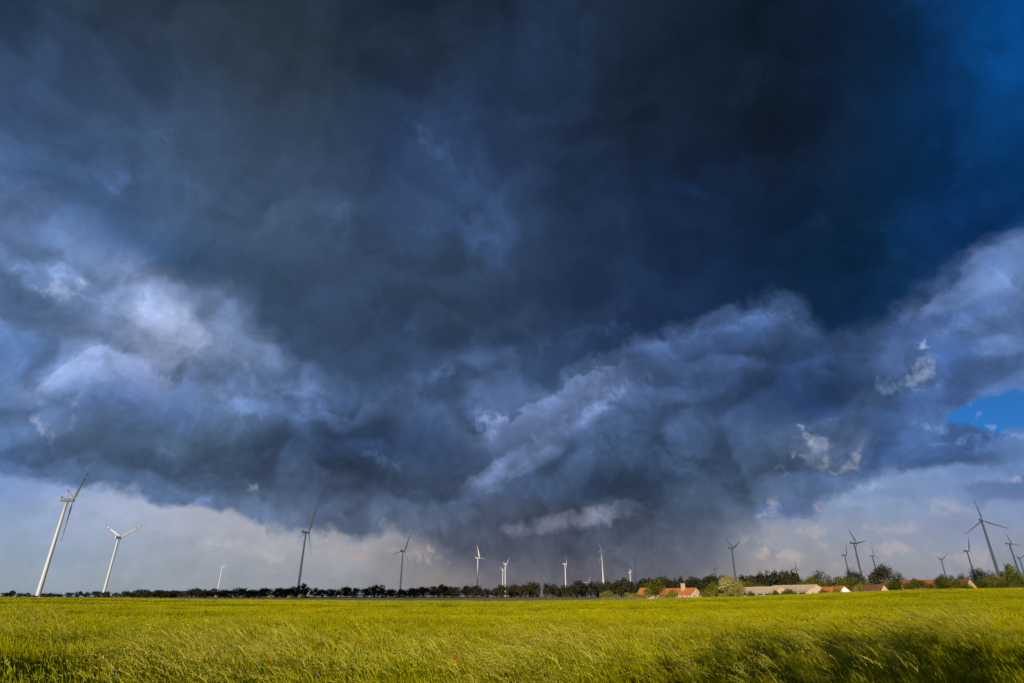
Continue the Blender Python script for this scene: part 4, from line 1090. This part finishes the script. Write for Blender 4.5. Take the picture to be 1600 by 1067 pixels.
# ------------------------------------------------------------------ village and farm planting
VILLAGE = [  # x, top, width, distance, leaf, shape, name, label
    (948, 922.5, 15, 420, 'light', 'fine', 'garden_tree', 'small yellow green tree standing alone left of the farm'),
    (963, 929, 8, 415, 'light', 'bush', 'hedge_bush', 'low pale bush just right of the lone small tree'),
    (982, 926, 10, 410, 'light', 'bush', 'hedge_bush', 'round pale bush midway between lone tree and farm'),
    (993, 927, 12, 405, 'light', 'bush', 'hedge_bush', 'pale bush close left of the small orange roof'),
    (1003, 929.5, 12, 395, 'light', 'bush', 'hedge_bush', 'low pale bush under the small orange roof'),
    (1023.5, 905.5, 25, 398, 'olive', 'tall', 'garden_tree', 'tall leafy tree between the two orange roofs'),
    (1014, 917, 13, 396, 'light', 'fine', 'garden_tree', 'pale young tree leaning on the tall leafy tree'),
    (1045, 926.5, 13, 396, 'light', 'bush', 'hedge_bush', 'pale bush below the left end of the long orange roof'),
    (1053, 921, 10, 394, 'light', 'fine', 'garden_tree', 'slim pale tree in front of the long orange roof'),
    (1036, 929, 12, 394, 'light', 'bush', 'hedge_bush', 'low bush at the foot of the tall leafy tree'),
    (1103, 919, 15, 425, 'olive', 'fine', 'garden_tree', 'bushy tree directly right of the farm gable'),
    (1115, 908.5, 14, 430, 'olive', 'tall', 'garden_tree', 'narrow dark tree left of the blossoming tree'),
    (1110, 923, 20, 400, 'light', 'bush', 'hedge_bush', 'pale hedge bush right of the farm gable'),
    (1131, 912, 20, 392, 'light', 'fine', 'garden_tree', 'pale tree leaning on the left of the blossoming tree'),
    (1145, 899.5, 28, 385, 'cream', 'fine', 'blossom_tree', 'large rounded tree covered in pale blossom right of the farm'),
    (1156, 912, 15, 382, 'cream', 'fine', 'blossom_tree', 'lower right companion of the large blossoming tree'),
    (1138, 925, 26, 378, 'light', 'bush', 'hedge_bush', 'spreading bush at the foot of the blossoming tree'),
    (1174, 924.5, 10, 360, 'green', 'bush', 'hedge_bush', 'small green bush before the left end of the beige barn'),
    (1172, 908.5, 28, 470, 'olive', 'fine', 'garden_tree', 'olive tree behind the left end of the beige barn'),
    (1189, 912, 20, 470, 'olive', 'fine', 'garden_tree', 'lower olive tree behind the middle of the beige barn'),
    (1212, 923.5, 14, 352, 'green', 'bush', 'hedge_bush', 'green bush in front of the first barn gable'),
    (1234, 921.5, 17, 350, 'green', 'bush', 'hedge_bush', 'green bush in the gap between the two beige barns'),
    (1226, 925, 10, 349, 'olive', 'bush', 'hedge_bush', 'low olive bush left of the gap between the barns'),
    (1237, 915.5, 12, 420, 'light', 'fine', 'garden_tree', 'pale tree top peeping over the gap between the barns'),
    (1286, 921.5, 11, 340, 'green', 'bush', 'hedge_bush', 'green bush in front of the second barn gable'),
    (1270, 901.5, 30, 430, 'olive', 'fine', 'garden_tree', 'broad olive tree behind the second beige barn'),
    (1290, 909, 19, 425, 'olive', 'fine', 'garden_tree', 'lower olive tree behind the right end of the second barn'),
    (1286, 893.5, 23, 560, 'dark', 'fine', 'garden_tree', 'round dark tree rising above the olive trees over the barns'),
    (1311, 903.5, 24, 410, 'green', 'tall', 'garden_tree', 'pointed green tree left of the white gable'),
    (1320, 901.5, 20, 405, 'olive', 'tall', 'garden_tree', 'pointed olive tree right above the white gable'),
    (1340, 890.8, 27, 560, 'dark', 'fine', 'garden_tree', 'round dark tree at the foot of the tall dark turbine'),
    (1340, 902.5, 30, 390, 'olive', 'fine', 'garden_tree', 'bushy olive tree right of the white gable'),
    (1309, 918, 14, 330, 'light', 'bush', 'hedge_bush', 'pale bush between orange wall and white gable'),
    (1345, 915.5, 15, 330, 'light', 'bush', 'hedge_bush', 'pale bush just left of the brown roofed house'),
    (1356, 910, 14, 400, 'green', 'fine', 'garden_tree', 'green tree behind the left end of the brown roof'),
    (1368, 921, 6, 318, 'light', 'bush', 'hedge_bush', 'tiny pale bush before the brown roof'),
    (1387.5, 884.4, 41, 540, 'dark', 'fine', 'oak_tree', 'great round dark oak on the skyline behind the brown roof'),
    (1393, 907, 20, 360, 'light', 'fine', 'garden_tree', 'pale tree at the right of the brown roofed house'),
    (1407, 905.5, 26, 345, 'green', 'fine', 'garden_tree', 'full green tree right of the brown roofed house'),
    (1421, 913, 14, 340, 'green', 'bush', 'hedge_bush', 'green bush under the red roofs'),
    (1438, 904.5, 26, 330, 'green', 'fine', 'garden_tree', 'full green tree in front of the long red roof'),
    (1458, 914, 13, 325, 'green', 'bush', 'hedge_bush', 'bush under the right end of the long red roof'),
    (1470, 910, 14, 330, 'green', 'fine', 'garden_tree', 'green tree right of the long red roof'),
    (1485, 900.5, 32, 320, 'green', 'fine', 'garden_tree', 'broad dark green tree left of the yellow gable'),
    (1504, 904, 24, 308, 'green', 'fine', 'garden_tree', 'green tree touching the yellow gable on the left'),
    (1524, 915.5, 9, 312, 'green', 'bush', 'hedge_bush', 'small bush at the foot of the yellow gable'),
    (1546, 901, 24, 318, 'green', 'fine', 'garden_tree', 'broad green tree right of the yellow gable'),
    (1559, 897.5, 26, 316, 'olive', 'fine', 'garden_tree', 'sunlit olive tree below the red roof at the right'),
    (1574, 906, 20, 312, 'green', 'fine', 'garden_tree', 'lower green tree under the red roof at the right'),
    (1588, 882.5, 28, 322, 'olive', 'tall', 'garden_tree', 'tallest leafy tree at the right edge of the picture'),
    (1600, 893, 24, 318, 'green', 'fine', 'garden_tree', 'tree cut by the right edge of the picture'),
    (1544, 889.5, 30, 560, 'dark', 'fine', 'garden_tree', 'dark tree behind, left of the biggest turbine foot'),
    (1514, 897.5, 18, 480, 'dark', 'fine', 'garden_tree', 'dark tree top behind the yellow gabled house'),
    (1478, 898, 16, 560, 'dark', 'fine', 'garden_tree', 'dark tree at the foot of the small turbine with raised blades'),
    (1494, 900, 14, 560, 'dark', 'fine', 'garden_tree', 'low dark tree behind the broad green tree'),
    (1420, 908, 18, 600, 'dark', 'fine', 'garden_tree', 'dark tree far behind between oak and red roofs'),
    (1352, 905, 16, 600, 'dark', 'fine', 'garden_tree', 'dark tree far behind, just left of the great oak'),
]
for i, (x, top_, w, D, lk, sh, nm, lab) in enumerate(VILLAGE):
    pos, h, wid = size_from_photo(x, top_, w, D)
    plant_tree(nm, pos, h * (1.18 if sh == 'bush' else 1.04), wid * 1.25, lk, sh, rr.randrange(4), lab, 'bush' if sh == 'bush' else 'tree', 'trees and bushes of the village', bare=.12, rz=rr.uniform(0, 6.28))

# ------------------------------------------------------------------ two trees behind the viewer, whose shade lies on the near grass
plant_tree('roadside_tree', (0.9, -4.6, ground_z(0.9, -4.6)), 8.6, 6.8, 'green', 'sparse', 1, 'tree behind the viewer shading the grass at lower right', 'tree', bare=.3)
plant_tree('roadside_tree', (4.6, -3.4, ground_z(4.6, -3.4)), 6.4, 4.8, 'green', 'sparse', 2, 'smaller tree behind the viewer shading the grass at the right edge', 'tree', bare=.25)
plant_tree('roadside_tree', (-10.0, -3.3, ground_z(-10.0, -3.3)), 7.0, 5.2, 'green', 'sparse', 3, 'tree behind the viewer shading the grass at lower left', 'tree', bare=.25)

# ------------------------------------------------------------------ buildings
def plaster(name, base, bump=0.2): return material(name, base, 0.9, 0.10, 0.6, bump=bump)
M_TILE = material('tile_orange', (0.50, 0.17, 0.045), 0.8, 0.16, 0.9, hue=(0.42, 0.14, 0.04), bump=0.3)
M_TILE_BROWN = material('tile_brown', (0.19, 0.082, 0.04), 0.85, 0.15, 0.9, hue=(0.15, 0.07, 0.04), bump=0.3)
M_TILE_RED = material('tile_red', (0.24, 0.085, 0.04), 0.85, 0.15, 0.9, bump=0.3)
M_SHEET = material('fibre_sheet', (0.52, 0.40, 0.27), 0.85, 0.10, 0.5, bump=0.2)
M_BRICK = plaster('pale_brick', (0.56, 0.40, 0.25))
M_BEIGE = plaster('beige_render', (0.58, 0.42, 0.26))
M_WHITE = plaster('white_render', (0.80, 0.78, 0.74))
M_YELLOW = plaster('yellow_render', (0.52, 0.40, 0.16))
M_RUST = plaster('red_brick', (0.44, 0.15, 0.06))
M_GLASS = material('window_glass', (0.04, 0.05, 0.06), 0.15, 0.05, 1.0, spec=0.5)
M_DOOR = material('door_white', (0.70, 0.74, 0.80), 0.6, 0.05, 1.0)
M_WOOD = material('weathered_wood', (0.30, 0.25, 0.19), 0.9, 0.2, 1.5)

def joined(name, pieces, mat, parent):
    V, Fc = [], []
    for v, f in pieces:
        b = len(V); V.extend(v); Fc.extend([tuple(b + i for i in q) for q in f])
    return link(name, mesh_of(name, V, Fc, [mat]), parent)

def house(name, x_px, D, gable_az, length, width, wall_h, ridge_h, wall_m, roof_m, label, cat='house', anchor='gable', over=0.35, z_off=0.0):
    """origin: middle of the gable wall that faces gable_az (degrees); the house runs back from it along local +y"""
    a = ray(x_px, 931)[0]
    px, py = math.sin(a) * D, math.cos(a) * D
    t = empty(name, (px, py, ground_z(px, py) + z_off), -math.radians(gable_az + 180))
    tag(t, label, cat, 'buildings of the village')
    w = width / 2
    V = [(-w, 0, -1.0), (w, 0, -1.0), (w, 0, wall_h), (0, 0, ridge_h), (-w, 0, wall_h),
         (-w, length, -1.0), (w, length, -1.0), (w, length, wall_h), (0, length, ridge_h), (-w, length, wall_h)]
    Fc = [(0, 1, 2, 3, 4), (5, 9, 8, 7, 6), (0, 4, 9, 5), (1, 6, 7, 2), (0, 5, 6, 1)]
    link('wall', mesh_of('wall', V, Fc, [wall_m]), t)
    sl = (ridge_h - wall_h) / w
    for s in (-1, 1):
        e = over; th = 0.22
        x1, z1 = s * (w + e), wall_h - e * sl
        P_ = [(0, -e, ridge_h + .03), (x1, -e, z1 + .03), (x1, length + e, z1 + .03), (0, length + e, ridge_h + .03)]
        V = P_ + [(p[0], p[1], p[2] + th) for p in P_]
        f = [(0, 1, 2, 3), (4, 7, 6, 5), (0, 4, 5, 1), (1, 5, 6, 2), (2, 6, 7, 3), (3, 7, 4, 0)]
        rf = link('roof', mesh_of('roof', V, f, [roof_m]), t)
    ridge = joined('ridge', [box(-.22, .22, -over, length + over, ridge_h + .18, ridge_h + .40)], roof_m, t)
    return t

def window(parent, face, u, z, w, h, wall, glass=None, frame=None):
    """window set in the gable ('front', u across) or in a long side ('left'/'right', u along the length)"""
    if face == 'front':
        fr = joined('window', [box(u - w / 2 - .08, u + w / 2 + .08, -.06, .02, z - .1, z + h + .08)], frame or M_WHITE, parent)
        joined('pane', [box(u - w / 2, u + w / 2, -.075, -.05, z, z + h)], glass or M_GLASS, fr)
    else:
        s = -1 if face == 'left' else 1
        x = s * wall
        a0, a1 = sorted((x - s * .02, x + s * .06)); b0, b1 = sorted((x + s * .05, x + s * .08))
        fr = joined('window', [box(a0, a1, u - w / 2 - .08, u + w / 2 + .08, z - .1, z + h + .08)], frame or M_WHITE, parent)
        joined('pane', [box(b0, b1, u - w / 2, u + w / 2, z, z + h)], glass or M_GLASS, fr)

# long farmhouse with orange tiles, gable to the right front, brick chimney
h = house('farmhouse', 1088.5, 432, 158, 44, 9.6, 2.6, 6.3, M_BRICK, M_TILE, 'long low farmhouse with bright orange roof and pale gable', 'farmhouse')
window(h, 'front', -1.7, 1.0, 0.9, 1.1, 4.8); window(h, 'front', 2.0, 1.0, 1.0, 1.1, 4.8); window(h, 'front', 0.0, 3.6, 0.8, 0.9, 4.8)
for k in range(5): window(h, 'right', 3.5 + 5.2 * k, 0.8, 1.2, 1.0, 4.8)
for k in range(5): window(h, 'left', 3.5 + 5.2 * k, 0.8, 1.2, 1.0, 4.8)
ch = joined('chimney', [box(-2.4, -0.4, 10.5, 12.5, 4.2, 9.4)], M_BRICK, h)
joined('chimney_cap', [box(-2.6, -0.2, 10.3, 12.7, 9.4, 9.7)], M_TILE, ch)
# small steep house half hidden by trees
h = house('cottage', 1013, 440, 158, 9, 6.0, 2.6, 6.9, M_BRICK, M_TILE, 'small cottage with steep orange roof half hidden by the leafy tree', 'house')
window(h, 'front', 0, 1.0, .9, 1.1, 3.0)
# beige barns
h = house('barn', 1222, 372, 160, 31, 12.5, 2.9, 5.6, M_BEIGE, M_SHEET, 'long beige barn with pale sheet roof behind green bushes', 'barn')
window(h, 'front', -2.5, 0.8, 1.2, 1.0, 6.2); window(h, 'front', 1.5, 1.0, 1.2, 1.0, 6.2); window(h, 'front', 0.0, 3.4, .9, .8, 6.2)
for s in ('left', 'right'):
    for k in range(5): window(h, s, 4 + 5.5 * k, 1.5, 4.2, 0.8, 6.2)
joined('sliding_door', [box(6.2, 6.34, 22, 25.5, -0.3, 1.3)], M_DOOR, h)
h = house('barn', 1279, 362, 165, 34, 12.5, 3.4, 6.0, M_BEIGE, M_SHEET, 'broad beige barn with wide gable and dark open bays', 'barn')
window(h, 'front', -3.5, 1.0, .8, 1.6, 6.2); window(h, 'front', 0.8, 2.6, .7, .8, 6.2); window(h, 'front', 3.4, 0.8, 1.0, 1.0, 6.2)
for k in range(3):
    window(h, 'right', 4 + 6 * k, 1.0, 4.6, 1.6, 6.2, frame=M_WOOD); window(h, 'left', 4 + 6 * k, 1.0, 4.6, 1.6, 6.2, frame=M_WOOD)
# brick shed and white gabled house
h = house('brick_shed', 1303, 352, 165, 6, 3.4, 3.4, 4.6, M_RUST, M_TILE, 'little orange brick shed right of the second barn', 'shed')
joined('door', [box(-.5, .5, -.06, .02, -.9, 1.6)], M_WOOD, h)
h = house('white_house', 1322, 348, 176, 10, 5.6, 2.6, 4.9, M_WHITE, M_TILE, 'small house with dazzling white gable among bushes', 'house')
window(h, 'front', 0.6, 1.2, .6, .7, 2.8)
# brown roofed house
h = house('brown_house', 1384.5, 326, 166, 16, 6.0, 1.6, 4.9, M_BEIGE, M_TILE_BROWN, 'house with steep brown roof and pale gable at the field edge', 'house')
window(h, 'front', -0.7, 1.5, .8, .9, 2.8); window(h, 'front', 0.9, .2, .8, .9, 2.8)
# red roofs behind the trees
h = house('red_house', 1427, 352, 200, 9, 5.5, 2.0, 5.0, M_WHITE, M_TILE_RED, 'small red roofed house at the left of the long red roof', 'house')
window(h, 'front', 0, 1.4, 1.0, 1.1, 3.2)
h = house('red_house', 1464, 346, 118, 13, 7.0, 3.9, 6.6, M_WHITE, M_TILE_RED, 'long house with red roof and cream wall above the hedge', 'house')
for k in range(4): window(h, 'left', 2.0 + 3.2 * k, 2.2, 1.1, 1.2, 4.0); window(h, 'right', 2.0 + 3.2 * k, 2.2, 1.1, 1.2, 4.0)
h = house('yellow_house', 1522, 314, 174, 8, 5.4, 2.6, 6.2, M_YELLOW, M_TILE_RED, 'house with steep ochre yellow gable between green trees', 'house')
window(h, 'front', 0.0, 4.2, .6, .8, 2.7); window(h, 'front', 0.8, 1.0, .8, 1.0, 2.7)
joined('extension', [box(-2.9, 0.6, -2.2, -0.02, -1.0, 1.5)], M_RUST, h)
h = house('red_house', 1509, 352, 105, 6, 6.0, 3.4, 5.9, M_WHITE, M_TILE_RED, 'low red roof left of the ochre yellow gable', 'house')
window(h, 'left', 4, 1.5, 1.1, 1.0, 3.25)
h = house('red_house', 1573, 350, 146, 6, 4.0, 5.2, 7.4, M_WHITE, M_TILE_RED, 'red roof tip with white gable between trees at the right', 'house')
window(h, 'front', 0, 5.6, .7, .8, 2.5)

# ------------------------------------------------------------------ paling fences before the farm
def fence(x0, x1, D, n, label):
    p0, p1 = spot(x0, D), spot(x1, D)
    t = empty('post_fence', p0); tag(t, label, 'fence')
    d = np.array(p1) - np.array(p0)
    V, Fc = box(-.06, .06, -.06, .06, -.3, 1.35)
    V += [(0, 0, 1.5)]; Fc = Fc[:-1] + [(1, 5, 8), (5, 7, 8), (7, 3, 8), (3, 1, 8)]
    me = mesh_of('post', V, Fc, [M_PALE])
    for k in range(n):
        o = link('post', me, t); o.location = tuple(d * k / (n - 1)); o.rotation_euler = (rr.uniform(-.05, .05), rr.uniform(-.05, .05), rr.uniform(0, 1))
    for z in (0.95,):
        c = bpy.data.meshes.new('rail')
        L = np.linalg.norm(d[:2]); ang = math.atan2(d[1], d[0])
        Vr, Fr = box(0, L, -.14, -.10, z - .03, z + .03)
        Vr = [(x * math.cos(ang) - y * math.sin(ang), x * math.sin(ang) + y * math.cos(ang), zz + d[2] * x / L) for x, y, zz in Vr]
        link('rail', mesh_of('rail', Vr, Fr, [M_PALE]), t)
M_PALE = material('pale_wood', (0.34, 0.29, 0.20), 0.9, 0.15, 1.0)
fence(940, 1078, 384, 34, 'pale wooden post fence along the foot of the farm')
fence(1100, 1172, 372, 16, 'pale wooden post fence below the blossoming tree')

# ------------------------------------------------------------------ poppies and cornflowers among the crop
M_POPPY = material('poppy_petal', (0.62, 0.035, 0.008), 0.6, 0.1, 8.0, transl=0.3)
M_CORNF = material('cornflower_petal', (0.06, 0.085, 0.42), 0.6, 0.1, 8.0, transl=0.2)
M_CORE = material('flower_core', (0.02, 0.018, 0.02), 0.8, 0.1, 8.0)
M_STALK = material('flower_stalk', (0.09, 0.11, 0.01), 0.7, 0.1, 4.0)

def petal_mesh(name, r, mat, cup):
    V, Fc = [], []
    n, m = 5, 4
    for j in range(m + 1):
        t = j / m
        for k in range(n + 1):
            s = (k / n - 0.5) * 1.5 * math.sin(math.pi * (0.18 + 0.72 * t) ** 0.8)
            V.append((r * s, r * t, r * cup * t * t + 0.08 * r * math.cos(s * 6) * t))
    for j in range(m):
        for k in range(n):
            a = j * (n + 1) + k
            Fc.append((a, a + 1, a + n + 2, a + n + 1))
    return mesh_of(name, V, Fc, [mat], smooth=True)
STEM = mesh_of('stem', *lathe([(0.004, -0.95), (0.003, 0.0)], 6), [M_STALK])
COREM = mesh_of('flower_core', *lathe([(0.004, -0.004), (0.012, 0.004), (0.012, 0.014), (0.006, 0.02)], 10), [M_CORE])
POPPY_PETAL = petal_mesh('petal', 0.055, M_POPPY, 0.75)
CORN_PETAL = petal_mesh('petal', 0.034, M_CORNF, 0.55)

def flower(kind, x_px, y_px, label, k=1.0):
    a, e = ray(x_px, y_px)
    z = 0.93
    D = (EYE.z - z) / math.tan(-e)
    px, py = math.sin(a) * D, math.cos(a) * D
    t = empty(kind, (px, py, ground_z(px, py))); tag(t, label, 'flower', 'poppies in the crop' if kind == 'poppy' else 'cornflowers in the crop')
    st = link('stem', STEM, t); st.location = (0, 0, z - ground_z(px, py))
    zz = z - ground_z(px, py)
    n, me = (4, POPPY_PETAL) if kind == 'poppy' else (8, CORN_PETAL)
    tilt = Matrix.Rotation(0.75, 4, 'X') @ Matrix.Rotation(rr.uniform(-.5, .5), 4, 'Y')
    for i in range(n):
        p = link('petal', me, t)
        p.matrix_local = Matrix.Translation((0, 0, zz)) @ tilt @ Matrix.Rotation(2 * math.pi * i / n + 0.3, 4, 'Z') @ Matrix.Scale(k * 0.6, 4)
    c = link('flower_core', COREM, t); c.matrix_local = Matrix.Translation((0, 0, zz)) @ tilt @ Matrix.Scale(k * 0.6, 4)
for x, y, k, lab in ((130, 994.5, 1.0, 'red poppy farthest to the left of the field'), (185.5, 1005, .7, 'small red poppy right of the leftmost one'), (461, 1010, .8, 'small red poppy left of the bright pair'), (525, 1015, 1.15, 'lower left poppy of the bright red pair'),
                     (556, 1008, 1.35, 'biggest red poppy, upper right of the bright pair'), (509.5, 1007, .6, 'tiny dark red poppy just left of the bright pair'), (421, 1033, 1.0, 'red poppy nearest the lower edge of the field'), (712, 1028, .8, 'lone red poppy near the middle of the field'), (1052, 1011, .8, 'faint red poppy beside the shaded grass')):
    flower('poppy', x, y, lab, k)
for x, y, k, lab in ((361, 1010.5, 1.0, 'blue cornflower among pale seed heads at the left'), (502.5, 1000, .9, 'blue cornflower just above the bright red poppy pair'), (831, 1001, 1.3, 'bright blue cornflower near the centre of the field'), (812.5, 1022, 1.0, 'left lower blue cornflower near the centre'), (837, 1022, .8, 'right lower blue cornflower near the centre'),
                     (1150, 1008, 1.0, 'blue cornflower at the left end of the shaded grass'), (1310, 999, .9, 'left cornflower of the cluster above the shaded grass'), (1319, 997, 1.1, 'middle cornflower of the cluster above the shaded grass'), (1326, 1000, .9, 'right cornflower of the cluster above the shaded grass'),
                     (1392, 1019, 1.2, 'blue cornflower below the right end of the cluster'), (1403, 1021, .8, 'small blue cornflower right beside another in the shade'), (1573, 981, 1.0, 'blue cornflower nearest the right edge'), (179.5, 1049, 1.0, 'blue cornflower in the shaded grass at lower left'), (405, 1038, .8, 'dull blue cornflower left of the lowest poppy'), (497.5, 1057, 1.0, 'blue cornflower near the lower edge left of centre')):
    flower('cornflower', x, y, lab, k)
